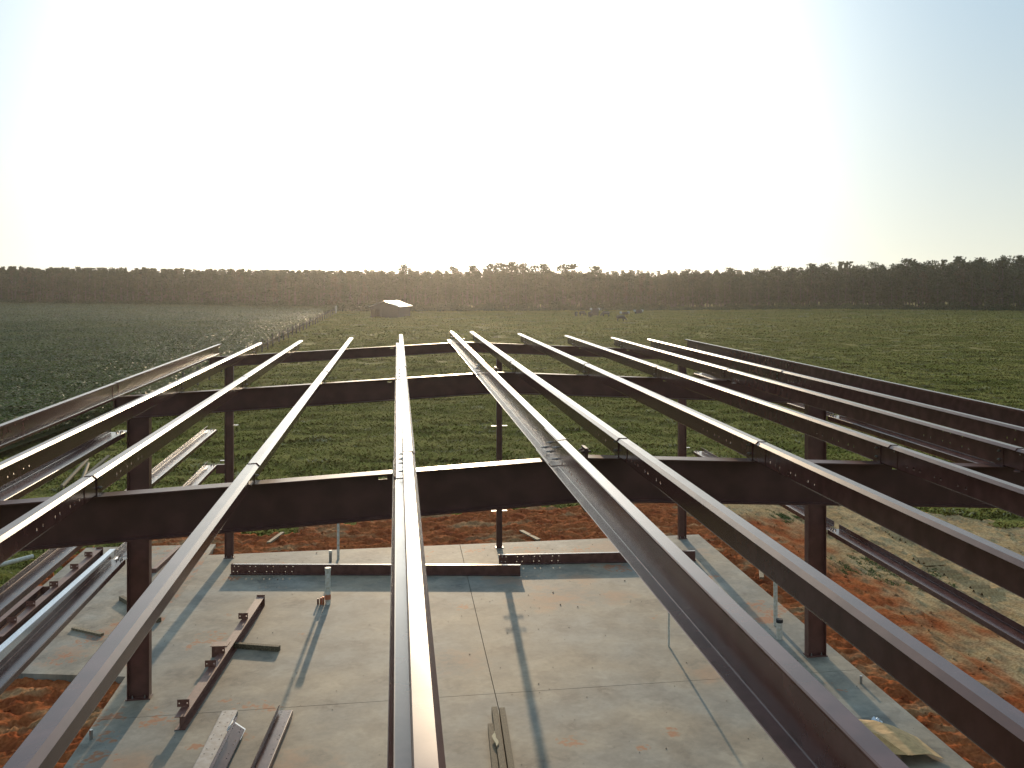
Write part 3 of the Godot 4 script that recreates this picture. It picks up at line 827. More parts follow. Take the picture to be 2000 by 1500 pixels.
	for p in panels:
		b = MB.new()
		var nn: Vector3 = (p[2] - p[0]).cross(p[1] - p[0]).normalized()
		if nn.y < 0: nn = -nn
		for e in [0.0, -0.006]: b.quad(p[0] + nn * e, p[1] + nn * e, p[2] + nn * e, p[3] + nn * e, nn * (1.0 if e == 0.0 else -1.0))
		for i in 4: b.quad(p[i], p[(i + 1) % 4], p[(i + 1) % 4] - nn * 0.006, p[i] - nn * 0.006, (p[i] + p[(i + 1) % 4]) - (p[0] + p[2]))
		put("flap", b, M["cardboard"], cb)
	var pb := thing("plastic_scrap", "crumpled shiny plastic scrap beside the crushed cardboard", "plastic", Vector3(5.5, 0.0, -13.95))
	b = MB.new()
	for k in 14: lump(b, Vector3(rng.randf_range(-0.1, 0.1), rng.randf_range(0.02, 0.07), rng.randf_range(-0.08, 0.08)), rng.randf_range(0.04, 0.06), 0.7)
	put("film", b, mat("film", lin(0.6, 0.62, 0.64), 0.15, 0.6), pb)
	# scrap by the grass left
	var sc := thing("scrap_poles", "two split grey poles leaning in the grass beyond the left wall girts", "poles", Vector3(-12.7, -0.2, -36.5))
	for q in [[Vector3(0, 0, 1.5), Vector3(-0.1, 0.35, -1.6)], [Vector3(0.35, 0.0, 1.3), Vector3(0.55, 0.4, -1.9)], [Vector3(0.5, 0.05, 1.1), Vector3(0.1, 0.3, -1.0)]]:
		b = MB.new()
		b.tube(q[0], q[1], 0.07, 0.06, 8)
		put("pole", b, M["lumber"], sc)
	var tp := thing("scrap_heap", "low dark heap of scrap in the grass behind the top of the wide left post", "heap", Vector3(-12.6, -0.2, -52.5))
	for k in 3:
		b = MB.new()
		for j in 9: lump(b, Vector3(k * 0.9 - 1.0 + rng.randf_range(-0.5, 0.5), rng.randf_range(0.1, 0.45), rng.randf_range(-0.5, 0.5)), rng.randf_range(0.25, 0.45), 0.7)
		put("lump", b, M["black_rubber"], tp)

# ---------------------------------------------------------------- pasture and crop
func pasture_y(x: float, d: float) -> float:
	var h := -0.27 + 0.15 * nz.get_noise_2d(x * 0.45, d * 0.6) + 0.16 * nh.get_noise_2d(x * 0.16, d * 0.22)
	return h

func pasture_color(x: float, d: float) -> Color:
	var k := clampf(0.55 + 0.7 * nz.get_noise_2d(x * 0.12, d * 0.2) + 0.5 * nf.get_noise_2d(x * 0.7, d * 0.9), 0, 1)
	return Color(0.175, 0.16, 0.032).lerp(Color(0.28, 0.225, 0.062), k)

func crop_edge(d: float) -> float: return -16.9 + 2.1 * smoothstep(40.0, 60.0, d)

func tuft(blades: int, r: float, h: float, w: float, seed_: int) -> MB:
	var g := RandomNumberGenerator.new()
	g.seed = seed_
	var b := MB.new()
	for i in blades:
		var a := g.randf() * TAU
		var p := Vector3(cos(a), 0, sin(a)) * r * sqrt(g.randf())
		var lean := Vector3(g.randf_range(-1, 1), 0, g.randf_range(-1, 1)) * h * 2.3
		var hh := h * g.randf_range(0.5, 1.1)
		var side := Vector3(-lean.z, 0, lean.x).normalized() * w * g.randf_range(0.6, 1.2)
		var m := p + lean * 0.4 + Vector3(0, hh * 0.65, 0)
		var tip := p + lean + Vector3(0, hh, 0)
		b.col = Color.WHITE * g.randf_range(0.75, 1.15)
		b.quad(p - side * 0.7, p + side * 0.7, m + side, m - side, Vector3.UP * 0.4 + lean)
		b.tri(m - side, m + side, tip, Vector3.UP * 0.4 + lean)
	for i in b.n.size(): b.n[i] = (b.n[i] * signf(b.n[i].y + 0.001) + Vector3.UP * 0.8).normalized()
	return b

func scatter(called: String, parent: Node, m: Mesh, spots: Array) -> MultiMeshInstance3D:
	var mm := MultiMesh.new()
	mm.transform_format = MultiMesh.TRANSFORM_3D
	mm.use_colors = true
	mm.mesh = m
	mm.instance_count = spots.size()
	for i in spots.size():
		mm.set_instance_transform(i, spots[i][0]); mm.set_instance_color(i, spots[i][1])
	var o := MultiMeshInstance3D.new()
	o.name = called
	o.multimesh = mm
	o.set_meta("kind", "stuff")
	parent.add_child(o, true)
	return o

func stuff(called: String, label: String, category: String) -> Node3D:
	var o := thing(called, label, category)
	o.set_meta("kind", "stuff")
	return o

func pasture():
	var pm := mat("turf", Color.WHITE, 0.95, 0.0, noise_tex(512, 0.03, Color(0.72, 0.72, 0.66), Color(1, 1, 1), 81, 5), 0.35, 0.15)
	pm.vertex_color_use_as_albedo = true
	var near := func(x, d): return -0.6 if (in_yard(x, d) and d < 30.0 and x > -9.3 and x < 26.0) else pasture_y(x, d)
	var m := grid(-40.0, 62.0, 4.0, 82.0, 0.4, near, pasture_color)
	m.surface_set_material(0, pm)
	setting("pasture", m)
	var m2 := grid(-230.0, 330.0, 81.6, 420.0, 2.2, pasture_y, pasture_color)
	m2.surface_set_material(0, pm)
	setting("pasture", m2)
	var root := stuff("pasture_grass", "short lumpy green pasture grass covering the field behind the building", "grass")
	var meshes := []
	for k in 3: meshes.append(tuft(36, 0.27, 0.062, 0.02, 100 + k).mesh(M["grass_blade"]))
	var spots := [[], [], []]
	for zone in [[-15.0, 30.0, 12.0, 34.0, 0.17, 0.9], [-26.0, 45.0, 34.0, 62.0, 0.22, 1.05], [-40.0, 85.0, 62.0, 115.0, 0.4, 1.6], [-22.0, 165.0, 115.0, 225.0, 0.8, 2.6]]:
		var x: float = zone[0]
		while x < zone[1]:
			var d: float = zone[2]
			while d < zone[3]:
				var X: float = x + rng.randf_range(-0.5, 0.5) * zone[4]; var D: float = d + rng.randf_range(-0.5, 0.5) * zone[4]
				d += zone[4]
				if X > 0.82 * D + 6.0 or X < -0.5 * D - 6.0: continue
				if in_yard(X, D):
					continue
				if D > 36.0 and X < crop_edge(D) + 0.3: continue
				if D < 31.0 and X < 0.0 and nz.get_noise_2d(X * 0.9, D * 0.9) < -0.12 and X > -10.6: continue
				var lumpy := nz.get_noise_2d(X * 0.45, D * 0.6)
				var sc: float = zone[5] * rng.randf_range(0.65, 1.2) * (1.0 + 0.7 * lumpy)
				var tb := Basis(Vector3.UP, rng.randf() * TAU).scaled(Vector3(sc, sc * rng.randf_range(0.8, 1.3) * (0.75 if zone[5] > 1.2 else 1.0), sc))
				var g := clampf(0.5 + 0.8 * nz.get_noise_2d(X * 0.12, D * 0.2) + rng.randf_range(-0.25, 0.25), 0, 1)
				var c := Color(0.21, 0.195, 0.036).lerp(Color(0.335, 0.27, 0.07), g)
				if rng.randf() < 0.03: c = Color(0.34, 0.29, 0.14)
				spots[rng.randi() % 3].append([Transform3D(tb, Vector3(X, pasture_y(X, D) - 0.02, -D)), c])
			x += zone[4]
	for k in 3: scatter("tufts", root, meshes[k], spots[k])
	print("grass ", spots[0].size() * 3)
	# weeds breaking through the graded dirt
	var wd := stuff("dirt_weeds", "thin green weeds growing in patches on the tan dirt right of the slab", "weeds")
	var ws := []
	for q in [[9.3, 22.1, 0.9], [10.3, 21.2, 0.6], [14.4, 29.0, 0.7], [9.6, 27.3, 0.5], [-9.0, 20.5, 0.5], [-9.25, 23.2, 0.5]]:
		for i in 55:
			var X: float = q[0] + rng.randfn() * q[2] * 0.5; var D: float = q[1] + rng.randfn() * q[2] * 0.7
			if X < -9.1 or X > -6.0:
				var sc := rng.randf_range(0.25, 0.6)
				ws.append([Transform3D(Basis(Vector3.UP, rng.randf() * TAU).scaled(Vector3.ONE * sc), Vector3(X, -0.19, -D)), Color(0.08, 0.1, 0.03)])
	scatter("tufts", wd, meshes[0], ws)

func crop():
	var cm := mat("crop_soil", Color.WHITE, 0.95, 0.0, M["turf"].albedo_texture, 0.3, 0.1)
	cm.vertex_color_use_as_albedo = true
	var b := MB.new()
	b.col = Color(0.04, 0.05, 0.018)
	b.quad(Vector3(-17, 0.02, -39), Vector3(-15, 0.02, -62), Vector3(-15, 0.02, -420), Vector3(-230, 0.02, -420), Vector3.UP)
	b.quad(Vector3(-17, 0.02, -39), Vector3(-230, 0.02, -420), Vector3(-230, 0.02, -20), Vector3(-40, 0.02, -20), Vector3.UP)
	setting("crop_field", b, cm)
	var root := stuff("crop_plants", "dense dark green leafy crop filling the field on the left", "crop")
	var meshes := []
	for k in 3:
		var g := RandomNumberGenerator.new()
		g.seed = 200 + k
		var p := MB.new()
		for i in 34:
			var a := g.randf() * TAU
			var at := Vector3(cos(a), 0, sin(a)) * 0.3 * sqrt(g.randf()) + Vector3(0, 0.18 + 0.5 * g.randf(), 0)
			var out := Vector3(cos(a + g.randf_range(-0.7, 0.7)), g.randf_range(-0.35, 0.5), sin(a)).normalized() * g.randf_range(0.09, 0.17)
			var side := out.cross(Vector3.UP).normalized() * g.randf_range(0.05, 0.085)
			p.col = Color.WHITE * g.randf_range(0.7, 1.2)
			var mid := at + out * 0.5 + Vector3(0, 0.012, 0)
			p.tri(at, mid - side, mid + side, Vector3.UP); p.tri(mid - side, mid + side, at + out - Vector3(0, 0.02, 0), Vector3.UP)
		for i in 3:
			p.col = Color.WHITE * 0.7
			var st := Vector3(g.randf_range(-0.1, 0.1), 0, g.randf_range(-0.1, 0.1))
			p.tube(st * 0.3, st + Vector3(0, 0.5, 0), 0.008, 0.004, 4, false)
		meshes.append(p.mesh(M["crop_leaf"]))
	var spots := [[], [], []]
	for zone in [[-46.0, -14.0, 22.0, 82.0, 0.40, 1.0], [-75.0, -14.0, 82.0, 150.0, 0.62, 1.25], [-150.0, -14.0, 150.0, 285.0, 1.15, 1.9]]:
		var x: float = zone[0]
		while x < zone[1]:
			var d: float = zone[2]
			while d < zone[3]:
				var X: float = x + rng.randf_range(-0.5, 0.5) * zone[4]; var D: float = d + rng.randf_range(-0.5, 0.5) * zone[4]
				d += zone[4]
				if X > crop_edge(D) - 0.2 + 0.5 * nz.get_noise_2d(X, D): continue
				if X < -0.55 * D - 6.0: continue
				if D < 39.0 and X > -17.0 - (39.0 - D) * 1.1: continue
				var sc: float = zone[5] * rng.randf_range(0.75, 1.25) * (1.0 + 0.35 * nz.get_noise_2d(X * 0.3, D * 0.3))
				var ty := minf(sc, 1.15)
				var g := clampf(0.5 + 0.9 * nz.get_noise_2d(X * 0.08, D * 0.1) + rng.randf_range(-0.2, 0.2), 0, 1)
				var c := Color(0.058, 0.08, 0.012).lerp(Color(0.115, 0.125, 0.022), g)
				if rng.randf() < 0.05: c = Color(0.14, 0.12, 0.05)
				spots[rng.randi() % 3].append([Transform3D(Basis(Vector3.UP, rng.randf() * TAU).scaled(Vector3(sc, ty, sc)), Vector3(X, 0.0, -D)), c])
			x += zone[4]
	for k in 3: scatter("plants", root, meshes[k], spots[k])
	print("crop ", spots[0].size() * 3)

func capsule_field(p: Vector3, a: Vector3, b: Vector3, ra: float, rb: float) -> float:
	var ab := b - a
	var t := clampf((p - a).dot(ab) / ab.length_squared(), 0, 1)
	return p.distance_to(a + ab * t) - lerpf(ra, rb, t)

func nets(bones: Array, lo: Vector3, hi: Vector3, cell: float, k: float, mt: Material) -> ArrayMesh:
	var nx := int((hi.x - lo.x) / cell) + 2; var ny := int((hi.y - lo.y) / cell) + 2; var nzz := int((hi.z - lo.z) / cell) + 2
	var f := PackedFloat32Array()
	f.resize(nx * ny * nzz)
	for z in nzz:
		for y in ny:
			for x in nx:
				var p := lo + Vector3(x, y, z) * cell
				var s := 0.0
				for q in bones: s += exp(-capsule_field(p, q[0], q[1], q[2], q[3]) / k)
				f[(z * ny + y) * nx + x] = -log(maxf(s, 1e-30)) * k
	var id := {}
	var v := PackedVector3Array(); var ix := PackedInt32Array()
	var st := [1, nx, nx * ny]
	for z in nzz - 1:
		for y in ny - 1:
			for x in nx - 1:
				var c := (z * ny + y) * nx + x
				var sum := Vector3.ZERO; var cnt := 0
				for e in 12:
					var ax := e >> 2
					var u := (ax + 1) % 3; var w := (ax + 2) % 3
					var o: Vector3 = Vector3.ZERO
					o[u] = e & 1; o[w] = (e >> 1) & 1
					var i0: int = c + int(o.x) + int(o.y) * nx + int(o.z) * nx * ny
					var i1: int = i0 + st[ax]
					if (f[i0] < 0) != (f[i1] < 0):
						var q: Vector3 = o
						q[ax] = f[i0] / (f[i0] - f[i1])
						sum += q; cnt += 1
				if cnt > 0:
					id[c] = v.size()
					v.append(lo + (Vector3(x, y, z) + sum / cnt) * cell)
	for z in range(1, nzz - 1):
		for y in range(1, ny - 1):
			for x in range(1, nx - 1):
				var c := (z * ny + y) * nx + x
				for ax in 3:
					var a: bool = f[c] < 0
					if a == (f[c + st[ax]] < 0): continue
					var su: int = st[(ax + 1) % 3]; var sw: int = st[(ax + 2) % 3]
					var q := [id[c], id[c - su], id[c - su - sw], id[c - sw]]
					if a: ix.append_array([q[0], q[2], q[1], q[0], q[3], q[2]])
					else: ix.append_array([q[0], q[1], q[2], q[0], q[2], q[3]])
	var sf := SurfaceTool.new()
	sf.begin(Mesh.PRIMITIVE_TRIANGLES)
	sf.set_smooth_group(0)
	for p in v: sf.add_vertex(p)
	for i in ix: sf.add_index(i)
	sf.generate_normals()
	var m := sf.commit()
	m.surface_set_material(0, mt)
	return m

func fence_barn_cattle():
	var t := thing("pasture_fence", "thin wire fence on wooden posts between the crop and the pasture", "fence", Vector3.ZERO)
	var prev := Vector3.ZERO
	var first := Vector3.ZERO
	var n := 0
	var d := 62.0
	while d < 200.0:
		var x := -14.0 - 0.4 * sin(d * 0.021)
		var p := Vector3(x, pasture_y(x, d), -d)
		var b := MB.new()
		var tall := rng.randf_range(1.1, 1.35)
		b.tube(p - Vector3(0, 0.05, 0), p + Vector3(rng.randf_range(-0.06, 0.06), tall, 0), 0.07, 0.06, 7)
		put("post", b, M["bark"], t)
		if n > 0:
			for h in [0.4, 0.75, 1.05]:
				var w := MB.new()
				w.tube(prev + Vector3(0, h, 0), p + Vector3(0, h, 0), 0.012, 0.012, 4, false)
				put("wire", w, M["bark"], t)
		prev = p
		n += 1
		d += rng.randf_range(3.8, 5.0)
	var wp := thing("marker_post", "white-topped short post where the far end of the fence meets the pasture", "post", Vector3(-13.6, pasture_y(-13.6, 200.0), -200.0))
	var b2 := MB.new()
	b2.tube(Vector3.ZERO, Vector3(0, 1.5, 0), 0.15, 0.15, 8)
	put("shaft", b2, M["pvc"], wp)
	# barn
	var bn := thing("barn", "small dark open barn with a low gable tin roof before the tree line", "barn", Vector3(-2.75, -0.25, -181.0), -0.34)
	var wm: Material = M["barn_wood"]
	var L := 6.5; var hw := 2.55; var ev := 2.05; var rg := 2.95
	for s in [-1.0, 1.0]:
		var b := MB.new()
		b.box(Vector3(s * hw - 0.06, 0, -L / 2), Vector3(s * hw + 0.06, ev - 0.02, L / 2))
		put("side_wall", b, wm, bn)
		b = MB.new()
		var up := Vector3(0, rg, 0); var lo := Vector3(s * (hw + 0.4), ev - 0.12, 0)
		b.T = Transform3D(Basis.IDENTITY, Vector3(0, 0.03, 0))
		var nn := Vector3((rg - ev) * s, hw, 0).normalized()
		for e in [0.0, 0.05]:
			b.quad(up + nn * e + Vector3(0, 0, -L / 2 - 0.4), lo + nn * e + Vector3(0, 0, -L / 2 - 0.4), lo + nn * e + Vector3(0, 0, L / 2 + 0.4), up + nn * e + Vector3(0, 0, L / 2 + 0.4), nn if e > 0 else -nn)
		for z in [-L / 2 - 0.4, L / 2 + 0.4]:
			b.quad(up + Vector3(0, 0, z), lo + Vector3(0, 0, z), lo + nn * 0.05 + Vector3(0, 0, z), up + nn * 0.05 + Vector3(0, 0, z), Vector3(0, 0, signf(z)))
		b.quad(lo + Vector3(0, 0, -L / 2 - 0.4), lo + Vector3(0, 0, L / 2 + 0.4), lo + nn * 0.05 + Vector3(0, 0, L / 2 + 0.4), lo + nn * 0.05 + Vector3(0, 0, -L / 2 - 0.4), Vector3(s, 0, 0))
		put("roof_side", b, M["tin_roof"], bn)
	for z in [-L / 2, L / 2]:
		var b := MB.new()
		var open: bool = z > 0
		b.extrude(PackedVector2Array([Vector2(-hw, ev - 0.45), Vector2(hw, ev - 0.45), Vector2(hw, ev - 0.03), Vector2(0, rg - 0.05), Vector2(-hw, ev - 0.03)]), z - 0.05, z + 0.05)
		put("gable", b, wm, bn)
		b = MB.new()
		if open: b.box(Vector3(-0.6, 0, z - 0.05), Vector3(hw - 0.07, ev - 0.451, z + 0.05))
		else: b.box(Vector3(-hw + 0.07, 0, z - 0.05), Vector3(hw - 0.07, ev - 0.451, z + 0.05))
		put("end_wall", b, wm, bn)
	for x in [-1.7, -0.75]:
		var b := MB.new()
		b.tube(Vector3(x, 0, L / 2), Vector3(x, ev - 0.46, L / 2), 0.09, 0.09, 8)
		put("post", b, wm, bn)
	# cattle
	var bones := [[Vector3(-0.45, 0.72, 0), Vector3(0.45, 0.72, 0), 0.25, 0.26], [Vector3(-0.5, 0.82, 0), Vector3(0.45, 0.84, 0), 0.15, 0.14], [Vector3(0.45, 0.78, 0), Vector3(0.85, 0.45, 0), 0.19, 0.12], [Vector3(0.85, 0.45, 0), Vector3(1.0, 0.16, 0), 0.12, 0.07], [Vector3(-0.66, 0.85, 0), Vector3(-0.72, 0.3, 0), 0.03, 0.025],
		[Vector3(0.42, 0.6, 0.14), Vector3(0.4, 0.32, 0.14), 0.1, 0.06], [Vector3(0.4, 0.32, 0.14), Vector3(0.42, 0.02, 0.14), 0.055, 0.05], [Vector3(0.42, 0.6, -0.14), Vector3(0.5, 0.32, -0.14), 0.1, 0.06], [Vector3(0.5, 0.32, -0.14), Vector3(0.5, 0.02, -0.14), 0.055, 0.05],
		[Vector3(-0.45, 0.65, 0.13), Vector3(-0.4, 0.45, 0.14), 0.15, 0.09], [Vector3(-0.4, 0.45, 0.14), Vector3(-0.54, 0.3, 0.14), 0.08, 0.055], [Vector3(-0.54, 0.3, 0.14), Vector3(-0.5, 0.02, 0.14), 0.055, 0.05], [Vector3(-0.45, 0.65, -0.13), Vector3(-0.36, 0.45, -0.14), 0.15, 0.09], [Vector3(-0.36, 0.45, -0.14), Vector3(-0.46, 0.3, -0.14), 0.08, 0.055], [Vector3(-0.46, 0.3, -0.14), Vector3(-0.42, 0.02, -0.14), 0.055, 0.05], [Vector3(0.78, 0.56, 0.1), Vector3(0.76, 0.55, 0.22), 0.05, 0.03], [Vector3(0.78, 0.56, -0.1), Vector3(0.76, 0.55, -0.22), 0.05, 0.03]]
	var cow := nets(bones, Vector3(-0.95, -0.1, -0.45), Vector3(1.25, 1.15, 0.45), 0.06, 0.035, M["dark_hide"])
	for q in [[34.1, 155.7, -0.1, 1.0, "black cow grazing alone in the pasture, nearest of the herd"], [30.9, 178.1, 1.3, 0.95, "dark cow at the left end of the far herd"], [32.1, 178.6, 0.4, 0.95, "dark cow second from the left in the far herd"], [32.5, 173.0, 1.2, 1.05, "dark cow standing end on, left of the trough group"], [35.9, 175.4, 2.9, 1.0, "dark cow with lowered head at the right of the far herd"]]:
		var o := put("cow", cow)
		tag(o, q[4], "cow", "cattle in the pasture")
		o.position = Vector3(q[0], pasture_y(q[0], q[1]) + 0.02, -q[1]); o.rotation.y = q[2]; o.scale = Vector3.ONE * q[3]
	for q in [[35.0, 181.0, 1.35, "dark boxy feeder with a glinting corner behind the far herd"], [41.4, 184.0, 0.55, "low dark trough with bright ends right of the far herd"], [45.6, 190.0, 0.75, "low dark trough with bright ends, rightmost and farthest"]]:
		var o := thing("feeder", q[3], "feeder", Vector3(q[0], pasture_y(q[0], q[1]), -q[1]), 0.1, "feeders in the pasture")
		var b := MB.new()
		b.extrude(PackedVector2Array([Vector2(-0.55, 0.05), Vector2(0.55, 0.05), Vector2(0.7, q[2]), Vector2(-0.7, q[2])]), -0.4, 0.4)
		put("body", b, M["dark_hide"], o)
		for s in [-1.0, 1.0]:
			b = MB.new()
			b.box(Vector3(s * 0.78 - 0.09, q[2] - 0.3, -0.41), Vector3(s * 0.78 + 0.09, q[2] + 0.08, 0.41))
			put("end_plate", b, M["galvanised"], o)

# ---------------------------------------------------------------- trees
func pine_mesh(sd: int, broad: float, round_: float, low: float, faces: int) -> Array:
	# unit height; returns [trunk mesh builder, crown mesh builder]
	var g := RandomNumberGenerator.new()
	g.seed = sd
	var tr := MB.new()
	tr.tube(Vector3.ZERO, Vector3(0.004, 0.5, 0), 0.017, 0.012, 7, false)
	tr.tube(Vector3(0.004, 0.5, 0), Vector3(-0.003, 0.93, 0.003), 0.012, 0.003, 6, false)
	var cr := MB.new()
	var clumps := []
	var n := int(26 + 20 * round_)
	for i in n:
		var t := pow(g.randf(), 0.8)
		var y := low + (1.0 - low) * t
		var prof := lerpf(pow(1.0 - t, 0.75), sqrt(maxf(0.0, 1.0 - pow(2.0 * t - 0.8, 2.0) / 1.5)), round_)
		var a := g.randf() * TAU
		var rr := broad * prof * g.randf_range(0.35, 1.0)
		var p := Vector3(cos(a) * rr, y - 0.03, sin(a) * rr)
		clumps.append([p, g.randf_range(0.035, 0.06) * (0.7 + 0.7 * round_)])
		if i % 3 == 0: tr.tube(Vector3(0, y - 0.05, 0), p, 0.005, 0.002, 4, false)
	clumps.append([Vector3(0, 0.965, 0), 0.03])
	for i in faces:
		var q: Array = clumps[g.randi() % clumps.size()]
		var o: Vector3 = Vector3(g.randfn(), g.randfn() * 0.75, g.randfn()) * q[1] * 0.62
		var p: Vector3 = q[0] + o
		p.y = clampf(p.y, 0.04, 1.0)
		var nn := Vector3(g.randf_range(-1, 1), g.randf_range(-0.3, 1), g.randf_range(-1, 1)).normalized()
		var s := nn.cross(Vector3(g.randf_range(-1, 1), g.randf_range(-1, 1), g.randf_range(-1, 1))).normalized()
		var u := nn.cross(s)
		var sz := g.randf_range(0.010, 0.022)
		cr.col = Color.WHITE * g.randf_range(0.65, 1.25)
		cr.tri(p - s * sz, p + s * sz * 0.8 - u * sz * 0.5, p + u * sz * 1.5, nn)
		if i % 2 == 0: cr.tri(p - s * sz, p - u * sz * 1.4, p + s * sz * 0.9, nn)
	return [tr, cr]

var edge_line := [Vector2(-250, 372), Vector2(-170, 318), Vector2(-102, 272), Vector2(-46, 241), Vector2(-10, 214), Vector2(23, 211.5), Vector2(57.6, 213), Vector2(96, 217), Vector2(110, 208), Vector2(132, 193), Vector2(170, 168), Vector2(240, 130)]
var tall_line := [[-250.0, 11.0], [-102.0, 10.0], [-46.0, 9.3], [-10.0, 8.55], [23.0, 8.6], [57.0, 8.2], [80.0, 8.5], [96.0, 9.3], [110.0, 10.3], [132.0, 11.2], [240.0, 12.0]]

func tall_at(x: float) -> float:
	for i in tall_line.size() - 1:
		if x <= tall_line[i + 1][0]:
			return lerpf(tall_line[i][1], tall_line[i + 1][1], clampf((x - tall_line[i][0]) / (tall_line[i + 1][0] - tall_line[i][0]), 0, 1))
	return 12.0

func edge_at(x: float) -> float:
	for i in edge_line.size() - 1:
		if x <= edge_line[i + 1].x:
			return lerpf(edge_line[i].y, edge_line[i + 1].y, (x - edge_line[i].x) / (edge_line[i + 1].x - edge_line[i].x))
	return 130.0

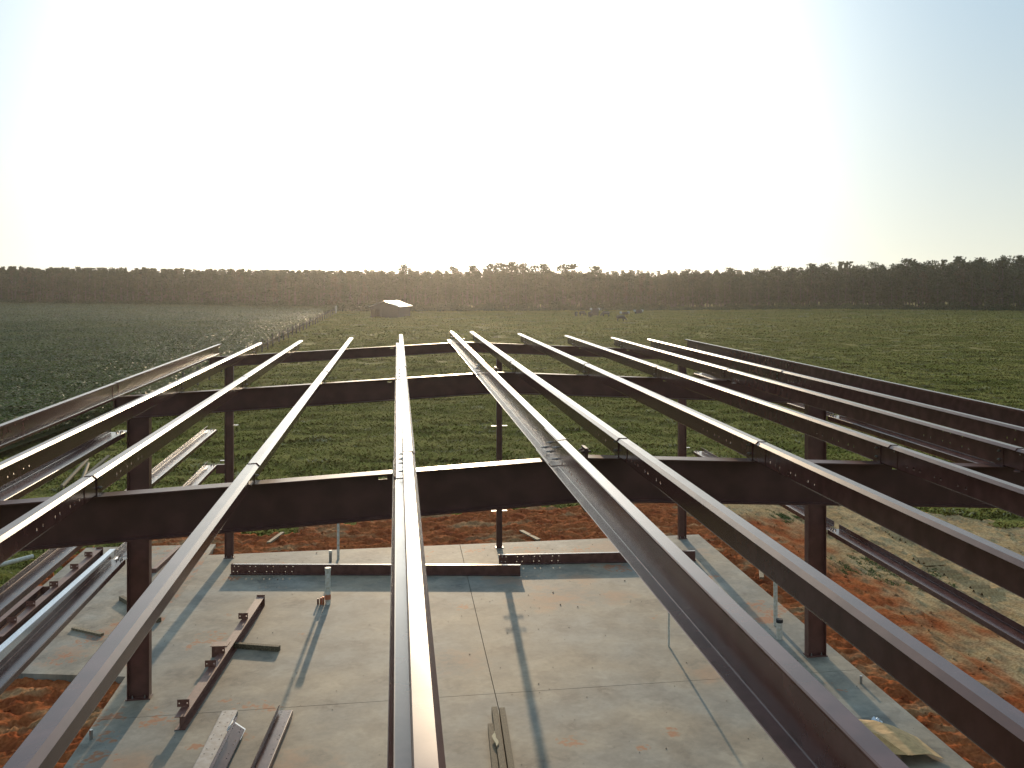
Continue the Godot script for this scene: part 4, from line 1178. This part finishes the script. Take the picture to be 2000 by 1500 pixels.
func forest():
	var kinds := []
	for k in 3: kinds.append(pine_mesh(300 + k, 0.15, 0.1, 0.16, 620))
	for k in 3: kinds.append(pine_mesh(320 + k, 0.21, 0.85, 0.2, 760))
	var meshes := []
	for k in kinds: meshes.append([k[0].mesh(M["bark"]), k[1].mesh(M["leaf"])])
	var root := stuff("pine_wood", "dense wood of pines closing the far side of the fields", "wood")
	var spots := []
	for k in 6: spots.append([])
	var x := -230.0
	while x < 235.0:
		for row in 9:
			var X := x + rng.randf_range(-1.0, 1.0)
			var D := edge_at(X) + row * 3.2 + rng.randf_range(-1.3, 1.3)
			var round_share := 0.06 if X < -20.0 else (0.35 if X < 70.0 else 0.85)
			var k := (3 + rng.randi() % 3) if rng.randf() < round_share else rng.randi() % 3
			var h := tall_at(X) * rng.randf_range(0.82, 1.03) * (1.0 if row > 0 else 0.9)
			if X > 80.0: h *= rng.randf_range(0.85, 1.06)
			if row > 5: h *= 1.03
			var c := Color(0.045, 0.06, 0.022).lerp(Color(0.075, 0.085, 0.03), rng.randf())
			if rng.randf() < 0.06: c = Color(0.09, 0.075, 0.035)
			var wide := rng.randf_range(0.9, 1.25)
			spots[k].append([Transform3D(Basis(Vector3.UP, rng.randf() * TAU).scaled(Vector3(h * wide, h, h * wide)), Vector3(X, -0.3, -D)), c])
		x += 1.9
	# farther wood showing over the first
	x = -330.0
	while x < 420.0:
		for row in 3:
			var D := 420.0 + row * 6.0 + rng.randf_range(-3, 3)
			var h := rng.randf_range(9.0, 11.2)
			spots[rng.randi() % 3].append([Transform3D(Basis(Vector3.UP, rng.randf() * TAU).scaled(Vector3(h * 1.5, h, h * 1.5)), Vector3(x + rng.randf_range(-1.5, 1.5), -0.3, -D)), Color(0.05, 0.065, 0.025)])
		x += 3.4
	for k in 6:
		scatter("crowns", root, meshes[k][1], spots[k])
		scatter("trunks", root, meshes[k][0], spots[k])
	# brush along the foot of the wood
	var bs := stuff("brush", "low brush and saplings along the foot of the wood", "brush")
	var bm := MB.new()
	var g := RandomNumberGenerator.new()
	g.seed = 77
	for i in 260:
		var p := Vector3(g.randfn() * 0.42, 0, g.randfn() * 0.42)
		p.y = maxf(0.02, (0.95 - p.length() * 0.6) * sqrt(g.randf()))
		var nn := Vector3(g.randf_range(-1, 1), g.randf_range(-0.2, 1), g.randf_range(-1, 1)).normalized()
		var s := nn.cross(Vector3(g.randf_range(-1, 1), g.randf_range(-1, 1), 0.3)).normalized()
		bm.col = Color.WHITE * g.randf_range(0.6, 1.3)
		var sz := g.randf_range(0.05, 0.1)
		bm.tri(p - s * sz, p + s * sz, p + nn.cross(s) * sz * 1.6, nn)
	var bsp := []
	x = -220.0
	while x < 235.0:
		var X := x + rng.randf_range(-0.6, 0.6)
		var light := X > 45.0 and X < 108.0
		for r in (3 if light else 1):
			var D := edge_at(X) - 1.0 - (rng.randf_range(0.0, 5.0) if light else rng.randf_range(0, 0.8))
			var h := rng.randf_range(0.6, 2.2) if light else rng.randf_range(0.8, 2.6)
			if light and D < edge_at(X) - 3.0: h *= 0.55
			var c := Color(0.045, 0.06, 0.022).lerp(Color(0.10, 0.12, 0.04), rng.randf() * (1.0 if light else 0.4))
			bsp.append([Transform3D(Basis(Vector3.UP, rng.randf() * TAU).scaled(Vector3(h * 1.1, h, h * 1.1)), Vector3(X, -0.3, -D)), c])
		x += 0.9
	scatter("bushes", bs, bm.mesh(M["leaf"]), bsp)
	# trees that stand out above the wood, each on its own
	var tall := [[-0.0, 216.2, 4, 10.10, "lone round-topped tree rising above the tree line just right of the barn"], [10.5, 215.5, 3, 9.65, "small rounded tree top left of the middle clump on the skyline"], [14.9, 215.1, 5, 10.05, "first tree of the clump above the middle of the tree line"], [18.5, 214.8, 4, 10.45, "backlit open-crowned tree in the clump above the middle tree line"], [20.8, 214.7, 3, 10.50, "tall rounded tree in the clump, third from its left"], [23.3, 214.5, 5, 10.70, "tallest tree of the clump above the middle of the tree line"], [25.8, 214.6, 4, 10.55, "rounded tree just right of the tallest in the middle clump"], [28.4, 214.7, 3, 10.10, "lower tree near the right of the middle clump"], [30.3, 214.8, 5, 10.25, "rightmost narrow tree of the middle clump"], [34.7, 215.0, 4, 10.30, "broad-crowned tree right of the middle clump"], [36.8, 215.1, 3, 10.25, "broad tree beside the widest crown right of the middle clump"], [42.1, 215.3, 5, 9.95, "low rounded tree on the skyline right of the broad crowns"],
		[64.0, 216.7, 4, 9.30, "small tree top standing over the dip in the tree line"], [74.1, 217.7, 3, 9.60, "rounded tree top where the wood begins to rise on the right"], [86.3, 219.0, 5, 9.90, "tree top standing clear at the start of the right wood"], [95.0, 219.9, 4, 10.60, "broad tree at the left of the taller right wood"], [102.1, 216.1, 3, 11.00, "tall rounded tree in the right wood, left of its middle"], [106.9, 213.0, 5, 10.90, "tree with a knobbly top in the middle of the right wood"], [113.0, 209.0, 4, 11.60, "tallest pine near the middle of the right wood"], [117.0, 206.2, 3, 11.10, "rounded pine right of the tallest in the right wood"], [122.3, 202.6, 5, 11.90, "pointed tall pine in the right wood"], [125.8, 200.3, 4, 11.60, "wide pine near the right edge of the picture"], [129.5, 197.8, 3, 12.10, "tall dark pine second from the right edge"], [132.3, 195.8, 5, 12.00, "tall dark pine at the right edge of the picture"]]
	for q in tall:
		var t := thing("tall_tree", q[4], "tree", Vector3(q[0], -0.3, -q[1]), rng.randf() * TAU, "trees standing out above the wood")
		var h: float = q[3]
		var wide := rng.randf_range(1.0, 1.2)
		var tr := put("trunk", meshes[q[2]][0], null, t)
		var cr := put("crown", pine_mesh(500 + int(q[0] * 10.0), 0.2, 0.9, 0.35, 900)[1], tinted(), t)
		tr.scale = Vector3(h, h, h); cr.scale = Vector3(h * wide, h, h * wide)

var tint_mat: StandardMaterial3D
func tinted() -> StandardMaterial3D:
	if tint_mat == null:
		tint_mat = M["leaf"].duplicate()
		tint_mat.resource_name = "tall_leaf"
		tint_mat.albedo_color = lin(0.06, 0.075, 0.028)
	return tint_mat
